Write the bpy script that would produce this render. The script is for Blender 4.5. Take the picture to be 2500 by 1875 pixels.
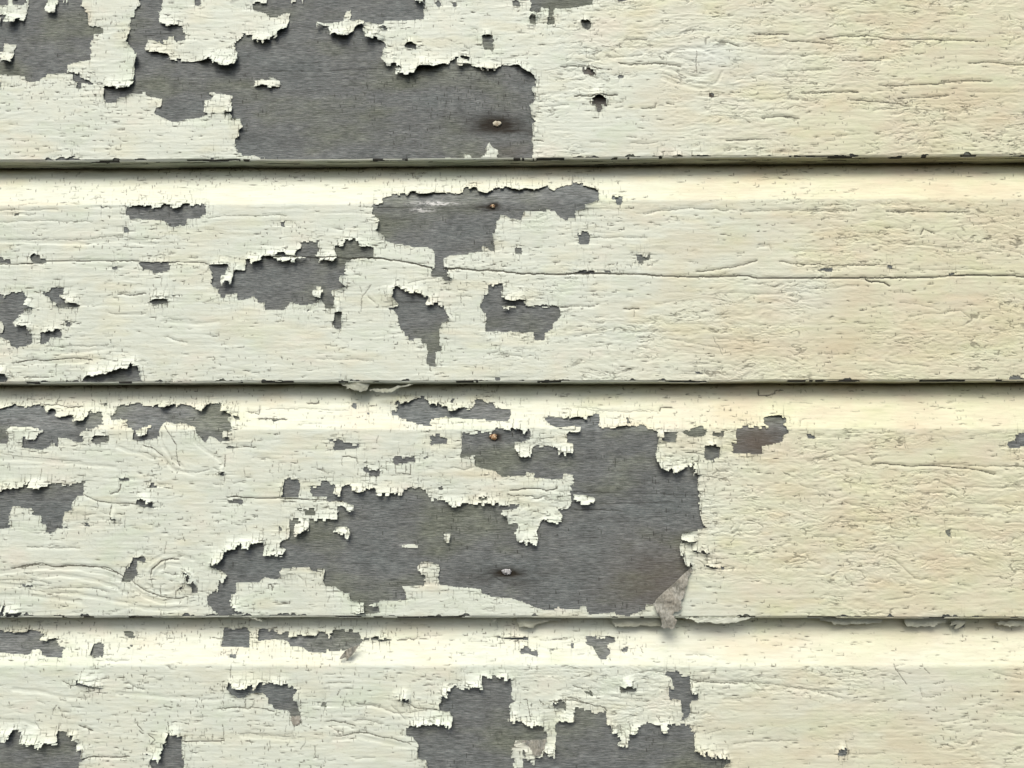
import bpy, math, numpy as np
from mathutils import Matrix, Vector
for o in list(bpy.data.objects): bpy.data.objects.remove(o)
SC = bpy.context.scene; COL = SC.collection

# ---------------- camera ----------------
D = 0.47                                    # metres from the lens to the front face of the boards
cam = bpy.data.cameras.new('camera'); cam.sensor_width = 36; cam.lens = 36*1818.5/2500; cam.clip_start = 0.01; cam.clip_end = 500
co = bpy.data.objects.new('camera', cam); COL.objects.link(co); SC.camera = co
co.matrix_world = Matrix.Translation((0, -D, 0)) @ (Matrix.Rotation(0.01124183, 4, 'Z') @ Matrix.Rotation(math.pi/2+0.07721754, 4, 'X') @ Matrix.Rotation(-0.00186113, 4, 'Z'))
SC.render.resolution_x = 1024; SC.render.resolution_y = 768

# ---------------- sky and sun (soft overcast light from above) ----------------
SUN_EL, SUN_AZ = math.radians(51), math.radians(-14)     # elevation; azimuth seen from the wall, negative = from the left
w = bpy.data.worlds.new('World'); SC.world = w; w.use_nodes = True
nt = w.node_tree; bg = nt.nodes['Background']
sky = nt.nodes.new('ShaderNodeTexSky'); sky.sky_type = 'NISHITA'; sky.sun_disc = False
sky.sun_elevation = SUN_EL; sky.sun_rotation = math.pi - SUN_AZ; sky.air_density = 1.0; sky.dust_density = 4.0; sky.ozone_density = 1.0
nt.links.new(sky.outputs[0], bg.inputs[0]); bg.inputs[1].default_value = 0.11
sl = bpy.data.lights.new('sun', 'SUN'); sl.energy = 1.5; sl.angle = math.radians(30); sl.color = (1.0, 0.985, 0.92)
so = bpy.data.objects.new('sun', sl); COL.objects.link(so)
dirv = Vector((math.sin(SUN_AZ)*math.cos(SUN_EL), -math.cos(SUN_AZ)*math.cos(SUN_EL), math.sin(SUN_EL)))
so.rotation_euler = dirv.to_track_quat('Z', 'Y').to_euler()
so.location = dirv*5
SC.view_settings.view_transform = 'Standard'; SC.view_settings.look = 'None'; SC.view_settings.gamma = 1
SC.view_settings.exposure = 0.68

# ---------------- traced outlines, in tenths of a millimetre on the wall's face ----------------
# '-' bare wood, '+' paint left on it, '=' hole in that, K crack in paint, W split in wood, L lifted edge, N nail, D dark stain, B brown stain, S white scuff, P loose piece
DATA = """--3425 2415 -3373 2413 -3252 2403 -3250 2376 -3229 2367 -3164 2373 -3140 2395 -3098 2417 -3038 2422 -2939 2420 -2934 2367 -2910 2362 -2909 2318 -2887 2314 -2887 2358 -2802 2339 -2742 2330 -2728 2312 -2722 2229 -2686 2218 -2647 2218 -2635 2241 -2568 2263 -2560 2272 -2517 2280 -2474 2277 -2473 2293 -2453 2291 -2453 2271 -2431 2262 -2375 2251 -2340 2244 -2343 2200 -2382 2200 -2388 2143 -2332 2118 -2280 2090 -2233 2089 -2178 2107 -2102 2113 -2009 2140 -1941 2144 -1889 2135 -1871 2104 -1825 2100 -1798 2043 -1827 2026 -1822 1986 -1851 1969 -1854 1921 -1840 1887 -1805 1860 -1729 1860 -1695 1847 -1619 1840 -1622 1820 -1515 1819 -1540 2970 -3506 2987 -3476 2415
+-3501 2897 -3397 2895 -3389 2986 -3367 2986 -3363 2907 -3302 2891 -3255 2918 -3265 2841 -3271 2792 -3305 2792 -3330 2761 -3364 2760 -3400 2771 -3384 2798 -3389 2824 -3445 2820 -3497 2821
+-3497 2807 -3426 2807 -3430 2767 -3495 2764
+-3137 2984 -2994 2983 -2991 2924 -3017 2911 -3051 2909 -3069 2911 -3076 2885 -3065 2862 -3070 2840 -3100 2835 -3126 2845 -3136 2863
+-2904 2914 -2809 2927 -2812 2981 -2526 2979 -2524 2925 -2496 2884 -2543 2871 -2546 2813 -2567 2808 -2573 2746 -2575 2666 -2586 2630 -2573 2612 -2546 2581 -2518 2541 -2504 2514 -2511 2470 -2532 2457 -2524 2355 -2541 2333 -2578 2311 -2621 2312 -2707 2318 -2751 2335 -2802 2338 -2820 2362 -2872 2373 -2886 2393 -2899 2429 -2978 2431 -2976 2478 -2916 2500 -2827 2515 -2834 2632 -2811 2659 -2813 2693 -2752 2694 -2754 2734 -2772 2748 -2819 2748 -2850 2757 -2857 2829 -2875 2838 -2876 2865 -2898 2874
+-2374 2977 -2154 2975 -2147 2885 -2125 2878 -2108 2894 -2111 2975 -1662 2971 -1665 2899 -1764 2900 -1758 2846 -1676 2823 -1649 2792 -1564 2800 -1560 2822 -1537 2822 -1534 2712 -1587 2693 -1591 2662 -1633 2649 -1641 2627 -1680 2618 -1723 2627 -1727 2645 -1749 2641 -1758 2677 -1801 2681 -1814 2686 -1826 2651 -1868 2624 -1862 2562 -1845 2535 -1844 2500 -1864 2460 -1924 2461 -2001 2475 -2015 2492 -2054 2510 -2114 2506 -2242 2512 -2303 2521 -2304 2557 -2416 2558 -2459 2567 -2468 2589 -2449 2647 -2410 2642 -2349 2615 -2341 2637 -2320 2637 -2316 2668 -2278 2668 -2268 2628 -2204 2645 -2205 2680 -2223 2707 -2224 2743 -2302 2744 -2375 2753 -2387 2834 -2366 2856
+-3409 2623 -3323 2623 -3334 2587 -3339 2512 -3346 2485 -3402 2486 -3409 2526 -3430 2526 -3482 2526 -3485 2575 -3407 2579
+-1737 2362 -1644 2366 -1636 2386 -1614 2379 -1567 2357 -1566 2321 -1621 2320 -1673 2327 -1737 2324
+-2030 2281 -1880 2267 -1883 2218 -1875 2157 -1941 2144 -2060 2139 -2057 2198 -2058 2233 -2016 2237 -2012 2259
--3439 2355 -3409 2357 -3411 2326 -3437 2322
--3028 1833 -2986 1855 -2918 1857 -2871 1854 -2891 1828
--2013 1840 -1979 1840 -1978 1824 -2029 1824
L-1942 2492 131 3.5
L-2622 2338 123 2.5
L-2356 2575 90 1.5
L-2582 2648 49 2
L-2517 2505 57 3
L-1689 2641 65 2.5
L-2320 2771 74 1.5
L-3357 2779 65 3
L-3100 2849 49 2.5
L-3377 2503 49 2.5
L-1967 2166 82 3
L-1871 2096 123 2
L-1656 2340 74 1.5
--1657 1820 79 1821 79 1831 88 1943 76 1956 84 1987 80 2056 105 2078 85 2104 72 2126 72 2152 59 2174 89 2204 98 2222 98 2265 81 2278 81 2305 98 2309 103 2370 56 2393 5 2433 1 2448 -71 2453 -139 2442 -147 2425 -232 2417 -266 2448 -334 2455 -402 2453 -407 2484 -394 2506 -436 2506 -462 2471 -564 2437 -670 2447 -670 2425 -687 2385 -810 2399 -819 2430 -776 2439 -811 2465 -862 2453 -900 2484 -905 2510 -888 2514 -897 2550 -884 2563 -887 2621 -966 2643 -1013 2653 -1017 2733 -1010 2750 -899 2732 -891 2763 -711 2770 -630 2774 -630 2818 -635 2841 -626 2872 -631 2961 -1685 2971
+-1690 2819 -1654 2787 -1586 2800 -1561 2822 -1518 2826 -1516 2759 -1528 2715 -1588 2693 -1591 2658 -1630 2649 -1642 2627 -1685 2623
+-1512 2969 -1473 2969 -1481 2902 -1509 2902
+-1443 2969 -1420 2969 -1425 2897 -1440 2902
+-1332 2753 -1272 2748 -1246 2744 -1156 2770 -1165 2779 -1140 2836 -1108 2833 -1115 2769 -1054 2773 -1015 2751 -1027 2724 -1070 2723 -1087 2702 -1120 2663 -1172 2647 -1202 2654 -1210 2668 -1245 2674 -1250 2730 -1314 2731 -1322 2709 -1334 2713
+-223 1898 -198 1941 -181 1906 -139 1884 -148 1820 -253 1820 -253 1833 -223 1855
+-366 1860 -324 1855 -307 1816 -568 1818 -568 1828 -358 1830
+-1357 1830 -1332 1830 -1336 1816 -1357 1816
+-691 2962 -631 2961 -631 2872 -669 2886 -691 2904
=-756 2589 -718 2606 -680 2597 -680 2566 -748 2580
=-245 2651 -181 2655 -173 2549 -232 2567
=-394 2515 -326 2516 -330 2484 -377 2493
=-45 2898 11 2898 11 2849 -41 2858
=-442 2879 -417 2879 -417 2852 -442 2857
=-541 2902 -515 2871 -532 2853 -554 2876
=-929 2726 -873 2723 -869 2696 -916 2701
L-984 2688 90 3
L-871 2510 74 3
L-657 2455 164 3
L-750 2403 65 2.5
L-1172 2663 74 3
L-1327 2735 33 2
L-385 2471 65 2
L-207 2425 74 2
L39 2424 82 2
L90 2370 49 1.5
L89 2283 49 1.5
L72 2161 57 2
L97 2021 65 1.5
L-233 2664 65 1.5
L-727 2606 49 1.5
L-1584 2702 74 2.5
L-644 2881 49 2
L-181 1893 49 0.5
-72 2955 71 2830 80 2812 135 2807 140 2843 195 2838 199 2825 220 2824 233 2838 336 2841 481 2867 482 2951
-195 2829 220 2829 229 2767 224 2736 182 2731 182 2767
-67 2786 105 2785 105 2732 71 2741
-399 2752 471 2742 466 2707 449 2692 415 2707
-413 2434 459 2438 484 2394 480 2378 417 2394
-636 2388 677 2388 670 2370 661 2356 640 2366
-473 2236 560 2236 560 2175 533 2175 528 2136 511 2136 499 2175 472 2184
-1234 2259 1247 2264 1262 2257 1263 2235 1249 2226 1232 2231
-885 1836 1031 1830 1257 1839 1257 1832 1164 1823 889 1824
-1540 1820 1673 1824 1815 1818 1800 1808 1581 1808
-643 2914 711 2914 709 2887 651 2886
L508 2249 90 2.5
L544 2428 74 2.5
L426 2508 49 1.5
L428 2747 49 1.5
L97 2794 41 2
L173 2776 33 1.5
L844 2164 49 1.5
L1065 1838 164 1.2
K0.9 686 2617 750 2622 834 2618
K0.6 579 2503 714 2506 799 2519
K0.9 646 2463 713 2458 883 2461 1051 2433
K1 356 2246 491 2241 559 2246 635 2248
K0.9 1533 2654 1647 2648 1757 2649
K0.8 1274 2607 1358 2593 1434 2575
K0.8 1572 2085 1690 2093 1808 2083
K0.8 1334 1940 1410 1948 1476 1943 1618 1942
K0.9 265 2444 375 2449 459 2438 544 2415 599 2415
K0.6 1090 2680 1183 2679 1259 2669
K0.8 1154 2538 1149 2468 1155 2389
K0.5 924 2390 1016 2355 1133 2319 1217 2314
K0.5 964 2504 1052 2495 1153 2468 1271 2467
K0.8 954 2189 1000 2185
K0.8 785 2160 878 2164 886 2190
K0.7 617 2161 676 2165
K0.6 714 1922 832 1926 891 1934
K0.7 439 2570 435 2508 494 2486 528 2490
K0.6 119 2169 322 2185
K0.8 85 1948 152 1936
K0.5 454 1928 555 1932
K0.5 1534 2220 1812 2209
K0.6 690 1965 757 1965
-3134 1840 3273 1843 3271 1808 3203 1822
-1521 1827 1630 1828 1719 1822 1714 1810 1536 1807
K0.9 1559 2650 1755 2648
K0.8 1723 2612 1871 2590 2035 2576
K0.9 1958 2622 2107 2629 2256 2636
K0.9 2256 2636 2341 2619 2481 2613 2692 2612 2847 2598 2979 2589
K0.9 1829 2253 1985 2256 2195 2258
K0.8 2123 2206 2324 2197 2402 2188 2517 2163
K0.8 2328 2298 2437 2289 2678 2299 2795 2314 3059 2320
K0.8 2449 2212 2620 2207 2775 2226
K0.8 2101 2466 2351 2464
K0.8 2910 2443 3081 2450 3274 2432
K0.8 1567 2085 1676 2093 1800 2084
K0.6 2283 2133 2423 2136 2540 2155
K0.5 1556 2519 1681 2510 1892 2512 1962 2508
K0.7 1740 2399 2021 2405
K0.5 1614 2356 1832 2354
K0.6 2398 2100 2492 2119 2577 2118
K0.5 2037 1966 2192 1973
K0.5 2393 1975 2540 1986
K0.5 2656 1986 2750 2009
K0.5 1966 1926 2036 1934
K0.6 2729 2061 2830 2060
K0.6 2723 2771 2895 2770
K0.5 2492 2317 2555 2336
K0.5 2893 2257 3102 2252
K0.4 2544 1902 2682 1882
--2544 1526 -2388 1530 -2383 1519 -2320 1518 -2316 1529 -2244 1529 -2235 1512 -2205 1512 -2193 1533 -2109 1539 -2035 1528 -2033 1463 -2065 1457 -2073 1445 -2153 1442 -2156 1413 -2168 1397 -2265 1389 -2278 1413 -2325 1435 -2498 1440 -2528 1447 -2529 1466 -2555 1471 -2557 1496
--2747 1523 -2698 1523 -2700 1515 -2749 1515
--2671 1523 -2641 1523 -2643 1515 -2671 1517
--2561 1388 -2530 1376 -2525 1357 -2560 1353
--3379 1210 -3341 1205 -3336 1188 -3294 1186 -3285 1154 -3334 1158 -3377 1159
--3248 1205 -3235 1205 -3239 1192 -3248 1192
--3155 1200 -3139 1217 -3101 1213 -3098 1185 -3062 1185 -3060 1155 -3140 1156 -3158 1183
--2454 1161 -2295 1160 -2257 1153 -2255 1107 -2313 1086 -2363 1080 -2377 1112 -2427 1106 -2454 1150
--2625 1125 -2600 1134 -2590 1130 -2593 1113 -2625 1113
--2003 1141 -1886 1141 -1882 1114 -1894 1071 -1910 1055 -1908 1004 -1895 987 -1889 919 -1923 920 -1933 970 -1967 996 -1977 1008 -1977 1072 -1995 1114
--1762 1168 -1724 1164 -1724 1147 -1661 1155 -1658 1189 -1562 1188 -1553 1163 -1494 1163 -1488 867 -1496 863 -1508 847 -1604 844 -1634 868 -1630 881 -1680 893 -1681 910 -1706 927 -1772 911 -1810 911 -1819 944 -1890 945 -1896 995 -1888 1019 -1842 1020 -1839 1071 -1844 1101 -1765 1109
--1554 1218 -1516 1214 -1495 1205 -1495 1184 -1557 1188
--3366 959 -3315 944 -3249 967 -3203 967 -3176 933 -3177 874 -3118 865 -3176 853 -3179 832 -3208 824 -3211 794 -3239 773 -3230 757 -3147 735 -3140 710 -3120 706 -3125 622 -3198 614 -3226 597 -3261 623 -3267 652 -3301 660 -3335 681 -3328 711 -3312 723 -3309 748 -3323 774 -3357 782
--3077 968 -3026 968 -3019 992 -2973 1004 -2935 996 -2933 949 -2958 945 -2953 924 -2919 915 -2909 890 -2842 894 -2823 877 -2841 864 -2925 858 -2971 869 -2968 890 -3011 907 -3020 924 -3063 950
--2912 771 -2883 772 -2882 740 -2911 743
--3069 716 -2939 720 -2940 668 -3012 664 -3023 639 -3066 622
--2376 913 -2299 917 -2233 908 -2264 887 -2339 878 -2373 888
--2234 939 -2214 944 -2216 929 -2232 929
--3340 460 -3311 456 -3305 427 -3276 431 -3266 396 -3337 391
--2776 409 -2756 425 -2689 425 -2631 437 -2599 462 -2483 466 -2480 499 -2459 501 -2450 488 -2427 487 -2419 429 -2405 387 -2421 372 -2787 380
--2218 382 -2202 387 -2181 378 -2197 366 -2222 370
--1546 1422 -1521 1418 -1524 1384 -1541 1388
--3283 1474 -3262 1475 -3261 1468 -3281 1468
L-2446 1517 74 1.2
L-2235 1516 98 1.5
L-2231 1396 57 1.2
L-2533 470 131 3
L-2689 433 98 2.5
L-3071 414 164 1.5
L-3290 448 65 2.5
L-3152 870 57 2
L-3009 873 65 1.8
L-2885 902 65 1.8
L-3213 757 65 1.8
L-3136 723 65 2
L-3002 722 65 1.5
L-1695 1155 65 2.5
L-1595 1189 65 2
L-1893 1038 65 3
L-1862 1122 65 2
L-2307 917 74 1.5
L-3202 1205 74 1.5
L-1929 1139 74 1.2
K0.9 -3359 1146 -3233 1154 -3022 1159 -2686 1160 -2454 1161 -2257 1158
K0.9 -2257 1153 -2097 1147 -2005 1141
K0.6 -3156 1311 -2945 1304 -2793 1305 -2675 1326 -2583 1331 -2523 1312 -2363 1307
K0.5 -3367 1306 -3156 1307
K0.5 -3373 1423 -3119 1426 -2764 1426
K0.5 -3377 1501 -2996 1503
K0.6 -2030 1445 -1938 1460 -1770 1465 -1507 1456
K0.9 -3218 510 -3118 518 -2969 534 -2827 538 -2735 529
K0.5 -2644 558 -2603 570 -2503 570
K0.5 -3236 547 -3077 530
K0.8 -2585 948 -2467 940 -2401 951
K0.5 -3014 618 -2830 609 -2638 616
K0.7 -2257 674 -2190 652 -2123 640
K0.6 -2639 828 -2396 821
K0.5 -2253 787 -2169 774 -2085 773
K0.5 -1940 920 -2039 886 -1922 882
K0.5 -2905 1178 -2771 1184
K0.8 -2553 1423 -2550 1393
K0.8 -2303 1048 -2302 997
K0.8 -2572 868 -2570 830
K0.8 -3163 410 -3005 414
K0.7 -2963 497 -2959 422
K0.6 -3257 456 -3229 406
K0.6 -2140 1183 -2073 1191
K0.6 -2359 1196 -2317 1205 -2283 1199
--1589 1764 -1590 1764 -1589 1763
--950 1515 -940 1532 -888 1536 -883 1568 -816 1587 -720 1587 -696 1606 -677 1601 -667 1586 -615 1579 -567 1596 -490 1595 -461 1585 -442 1595 -366 1599 -361 1629 -279 1628 -270 1577 -222 1589 -164 1618 -107 1632 -59 1615 75 1612 142 1616 180 1635 223 1620 276 1640 333 1649 362 1669 376 1644 429 1649 443 1619 505 1609 504 1546 418 1517 418 1492 356 1478 350 1439 308 1430 301 1412 269 1420 265 1438 236 1450 227 1479 27 1480 7 1422 -69 1432 -83 1451 -126 1456 -131 1427 -155 1413 -164 1335 -179 1330 -169 1262 -160 1219 -193 1219 -212 1248 -245 1246 -250 1219 -298 1210 -331 1210 -336 1198 -421 1196 -459 1191 -493 1172 -488 1114 -467 1099 -463 1051 -444 1042 -444 1019 -487 1023 -492 1051 -563 1055 -566 1114 -545 1124 -547 1211 -564 1235 -622 1250 -698 1250 -755 1265 -794 1265 -870 1295 -871 1319 -929 1358 -914 1368 -910 1426 -939 1456 -954 1461
+27 1478 227 1477 227 1452 26 1449
--31 1252 12 1252 11 1199 -31 1204
-373 1332 397 1347 444 1317 442 1259 378 1264
--1119 1301 -1038 1296 -1032 1262 -942 1252 -941 1182 -1084 1179 -1086 1155 -1117 1151 -1125 1098 -1130 1069 -1153 1049 -1153 1021 -1114 992 -1162 977 -1209 971 -1271 971 -1276 992 -1305 992 -1300 973 -1325 968 -1323 935 -1270 930 -1266 968 -1209 971 -1204 944 -1187 925 -1193 853 -1245 853 -1250 877 -1275 911 -1303 901 -1303 887 -1398 873 -1474 892 -1502 868 -1507 844 -1635 845 -1643 1173 -1552 1167 -1509 1153 -1437 1155 -1356 1184 -1289 1181 -1289 1149 -1251 1164 -1193 1148 -1165 1175 -1185 1214 -1195 1258 -1123 1267
--1442 1196 -1438 1225 -1410 1244 -1416 1283 -1377 1288 -1358 1278 -1353 1292 -1301 1292 -1300 1253 -1309 1195 -1318 1186 -1423 1184
--1553 1218 -1519 1218 -1481 1191 -1548 1189
--1183 838 -1136 838 -1140 781 -1143 719 -1177 719 -1204 767 -1182 790
--819 981 -786 990 -743 971 -734 956 -677 951 -629 941 -619 932 -582 941 -581 922 -605 884 -524 879 -491 864 -458 797 -456 769 -500 754 -518 702 -509 655 -518 621 -499 617 -499 579 -539 569 -541 484 -569 470 -593 498 -594 622 -627 626 -632 655 -674 660 -683 641 -707 646 -710 669 -736 672 -736 698 -769 722 -779 798 -808 842 -837 842 -837 861 -771 870 -780 880 -819 928 -805 952
--202 997 -164 1005 -112 1006 -108 968 -127 954 -117 915 -70 909 25 910 29 886 42 874 25 867 72 860 176 866 247 854 256 799 241 776 203 747 198 709 156 695 151 643 92 645 85 695 24 695 -221 701 -221 815 -254 835 -250 878 -235 887 -231 935 -202 940
+-117 863 -23 861 -27 847 -108 851
--160 407 -132 407 -129 387 -160 389
--89 396 -52 396 -57 383 -89 387
--1138 396 -1096 396 -1114 371 -1143 374
--1378 844 -1350 844 -1359 836 -1373 836
-371 1089 480 1088 480 1071 376 1074
L-847 952 75 3.5
L-1134 1030 75 2.5
L-1160 867 65 2.5
L-1203 1161 65 2.5
L-1480 1167 93 2.2
L-1304 944 56 2
L-910 1387 75 2
L-174 1306 75 2.5
L-449 1018 56 2.5
L-260 1589 93 2
L-11 1617 187 1.5
L-634 1586 140 1.5
L418 1507 75 2.5
L-60 915 112 2
L-438 730 93 2
L-562 893 75 1.5
L-70 853 56 1.5
L-677 951 112 1.8
L-1149 790 56 2
L-1061 1262 187 1.3
K1 -1634 1182 -1552 1189 -1347 1184 -1084 1179 -936 1174 -821 1159 -678 1134 -564 1114
K1 -492 1109 -297 1094 -107 1083 35 1073 272 1072 473 1086
K0.8 -926 1164 -931 1164
K0.9 -574 470 -569 446
K0.7 -1017 866 -1004 924 -962 981 -953 1000
K0.7 -971 924 -927 885
K0.6 -1029 991 -1009 953
K0.6 -884 856 -771 870 -610 882
K0.8 -866 923 -876 962
K0.7 -406 929 -311 926
K0.7 -375 940 -373 883
K0.6 -345 1075 -340 1036
K0.6 -212 559 -136 568 -61 549 14 530
K0.6 -131 601 -136 568
K0.5 -1296 529 -937 518
K0.6 -1008 895 -1017 828
K0.6 -516 1052 -715 1009
K0.8 129 862 470 860
K0.5 -715 951 -723 817
-595 1568 654 1577 660 1540 644 1518 618 1518 614 1545 595 1548
-333 1670 386 1650 425 1649 438 1629 488 1615 487 1582 470 1542 476 1535 411 1515 404 1488 355 1482 351 1435 331 1435
-372 1328 396 1348 442 1321 441 1257 376 1265
-746 1187 831 1186 824 1160 785 1147 778 1124 756 1131
-368 1089 478 1089 478 1071 348 1072
-524 1084 576 1082 569 1071 537 1074
-1892 1098 1987 1098 1986 1078 1892 1078
-2336 1116 2367 1116 2364 1097 2338 1100
-2726 1069 2775 1072 2735 1048 2725 1048
-3074 401 3113 420 3150 401 3175 401 3174 379 3066 379
-1530 149 1667 152 1662 110 1630 104 1680 78 1683 53 1634 34 1596 8 1576 -21 1505 -30 1498 -74 1326 -74 1330 -17 1351 -11 1356 85 1560 89 1528 104
-1800 36 1840 36 1840 14 1802 20
-3039 -7 3078 5 3092 37 3156 56 3152 -33 3075 -49 3038 -39
-1108 433 1127 442 1140 426 1114 424
L476 1501 141 2
L1274 419 77 2
L728 844 77 1.5
L1540 296 77 1.5
L1612 142 90 1.2
K1 341 1069 602 1062 861 1054 1380 1052
K1 1380 1052 1509 1044 1768 1043 2207 1039 2413 1040 2735 1046 3200 1037
K1 2193 1028 2218 1008 2321 1001 2346 982
K0.8 1121 1079 1251 1098 1447 1124 1512 1150
K0.8 1654 1143 1745 1129 2029 1115 2287 1120
K0.7 1416 1469 1651 1472 2093 1466
K0.8 2340 1464 2690 1466 2871 1455
K0.5 2277 1518 2381 1517
K0.7 790 1459 1065 1498 1391 1476
K0.6 1514 1229 1593 1249 1604 1209
K0.8 2554 1310 2574 1343 2644 1317
K0.5 1721 1208 1993 1214
K0.4 1248 934 1635 932 1895 970 2153 982
K0.5 2370 936 2473 929
K0.5 2786 1309 2836 1263 2951 1258
K0.5 3002 1229 3207 1175
K0.5 2479 1086 3007 1090
K0.5 2473 1245 2808 1223
K0.4 2432 876 2660 823
K0.5 2454 785 2789 823 2850 771
K0.5 1216 659 1277 542
K0.5 893 654 1112 621 1304 587
K0.4 1241 646 1459 632
K0.6 2301 507 2352 487 2567 461
K0.6 1263 464 1281 413 1325 413
K0.5 1031 426 1223 426
K0.5 338 662 545 688
K0.5 623 687 1010 699
K0.4 858 870 1143 895
K0.9 1496 322 1495 287 1559 287 1598 296 1598 315 1649 319
K0.8 873 189 879 208 950 210
K0.6 1764 321 1764 296
K0.5 1692 244 1832 238
K0.6 334 209 809 189 872 176
K0.7 1751 91 1758 135 1822 139
K0.4 1526 1676 1866 1677
K0.6 343 1308 813 1299
K0.6 2936 1203 3064 1189
K0.4 2418 -51 2395 13
K0.4 2801 25 3018 63
K0.9 657 844 754 844
K0.7 722 837 721 792
--3327 198 -3262 222 -3146 230 -3017 222 -3011 197 -2941 201 -2939 156 -2831 151 -2825 114 -2771 110 -2764 135 -2739 139 -2737 192 -2655 196 -2651 114 -2708 85 -2794 69 -2789 44 -2768 32 -2771 3 -2837 8 -2863 28 -2929 28 -2931 -25 -2951 -25 -2948 -4 -2981 -4 -2980 -29 -3025 -43 -3149 -33 -3154 -24 -3258 -16 -3258 -4 -3316 -8
+-3259 82 -3239 97 -3114 98 -3064 82 -3018 78 -3030 61 -3063 57 -3069 12 -3099 29 -3153 33 -3151 -41 -3257 -37 -3258 -8 -3240 33 -3257 45
--2561 229 -2482 233 -2475 255 -2413 252 -2403 227 -2341 228 -2288 235 -2283 208 -2233 203 -2217 232 -2118 236 -2052 219 -2047 191 -2001 186 -1977 227 -1961 240 -1936 240 -1920 250 -1895 236 -1898 182 -1832 182 -1827 161 -1845 149 -1844 120 -1819 104 -1821 86 -1841 73 -1876 73 -1877 30 -1840 26 -1839 10 -1905 8 -1930 31 -1968 35 -1995 -2 -2030 39 -2051 63 -2056 92 -2114 109 -2147 117 -2189 113 -2239 128 -2259 117 -2286 80 -2289 31 -2342 19 -2404 11 -2466 23 -2450 36 -2447 77 -2481 85 -2499 138 -2537 145 -2603 134 -2604 167 -2567 179
+-2427 72 -2337 109 -2340 89 -2361 81 -2364 44 -2425 44
--2722 24 -2686 48 -2607 47 -2604 11 -2679 -13 -2725 8
--2644 247 -2624 252 -2623 231 -2646 233
--2113 64 -2084 62 -2096 49 -2108 51
--1859 -27 -1789 -31 -1822 -39 -1854 -37
--3301 -292 -3203 -284 -3138 -273 -3122 -257 -3093 -257 -3088 -284 -3021 -289 -3006 -259 -2809 -263 -2801 -243 -2752 -245 -2750 -338 -2789 -338 -2820 -375 -2818 -423 -2867 -431 -2870 -455 -2877 -480 -2879 -524 -2846 -524 -2842 -540 -2920 -536 -2922 -568 -2972 -566 -2974 -516 -3011 -508 -3014 -455 -3067 -455 -3069 -419 -3197 -397 -3214 -471 -3207 -532 -3289 -540
--2531 -223 -2469 -228 -2468 -239 -2528 -237
--2332 -254 -2289 -260 -2290 -286 -2335 -285
--2411 -359 -2369 -365 -2303 -375 -2302 -409 -2413 -395
--2570 -465 -2537 -468 -2541 -489 -2571 -486
--2737 -504 -2716 -502 -2699 -521 -2736 -524
--1842 -351 -1747 -356 -1751 -388 -1841 -380
--1899 -189 -1863 -189 -1866 -207 -1891 -206
--2479 -816 -2464 -772 -2440 -764 -2433 -728 -2397 -724 -2385 -712 -2365 -712 -2364 -727 -2348 -728 -2347 -744 -2397 -732 -2397 -824 -2441 -864 -2489 -864
L-2913 230 131 2
L-2793 139 65 2.5
L-3138 74 98 1.2
L-3244 198 82 1
L-2250 220 57 2.5
L-2009 195 57 2.5
L-2156 113 115 1.5
L-1861 186 65 2
L-1857 63 49 1.5
L-2544 -310 65 3
L-3047 -273 65 2.5
L-3220 -273 82 1.5
L-2337 -359 82 2
L-2769 -431 57 2.5
L-2554 -456 41 2.5
L-3178 -463 65 1.5
L-1900 -728 82 3
L-1707 -641 65 3
L-1813 -657 82 2.5
L-1635 -617 82 1.8
L-2723 57 82 1
L-2409 52 49 1.5
L-1883 -185 49 2
K0.9 -3046 238 -2955 230 -2846 223 -2780 228
K0.8 -2932 279 -2947 234
K0.6 -2890 263 -2901 230
K0.9 -2250 101 -2203 39 -2172 -18 -2165 -108 -2151 -148
K0.9 -2390 -14 -2315 -34 -2264 -79
K0.5 -2422 -58 -2347 -75 -2264 -99
K0.8 -1748 -27 -1670 -34
K0.9 -1687 12 -1699 -27
K0.8 -2580 -322 -2535 -314 -2520 -294 -2517 -266
K0.8 -2748 -326 -2664 -371 -2573 -387 -2413 -391
K0.6 -2826 -45 -2595 -42
K0.5 -3280 -73 -3047 -90 -2766 -117
K0.7 -3019 -168 -3028 -237
K0.6 -3231 -131 -3229 -179
K0.9 -2573 -391 -2575 -456
K0.8 -2661 -363 -2658 -423
K0.6 -2476 -476 -2479 -536
K0.7 -1861 -88 -1863 -165
K0.7 -1862 -210 -1869 -254
K0.8 -3186 -784 -3016 -760 -2909 -768 -2770 -768 -2623 -780 -2524 -812
K0.7 -3090 -652 -2922 -660 -2758 -664
K0.6 -2308 -816 -2293 -776 -2234 -728 -2104 -704
K0.6 -2217 -736 -2224 -792
K0.6 -2221 -620 -2228 -696
K0.6 -2751 -455 -2669 -447
K0.5 -2999 -245 -2826 -253
K0.8 -2117 -812 -2085 -804 -2056 -816
K0.9 -1662 145 -1604 144 -1563 136 -1479 140
K0.6 -1729 210 -1720 186 -1663 182 -1647 218
K0.6 -1726 -246 -1807 -258
K0.5 -1727 -520 -1714 -553
K0.6 -2179 -173 -2055 -189 -1958 -165
--1815 163 -1768 158 -1777 142 -1810 145
--1662 147 -1527 139 -1555 130 -1657 137
--1062 240 -1034 235 -1038 207 -1066 212
--969 186 -955 184 -957 170 -971 173
--812 165 -812 198 -775 207 -773 225 -798 230 -800 248 -766 246 -761 230 -697 234 -688 262 -665 280 -614 280 -582 266 -572 220 -522 218 -517 243 -494 243 -489 218 -462 215 -457 197 -411 183 -379 210 -296 206 -277 249 -236 251 -162 233 -162 132 -291 141 -392 151 -494 155 -512 144 -567 139 -571 100 -622 102 -705 128 -761 147 -779 165
--439 261 -418 263 -420 240 -439 242
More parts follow.
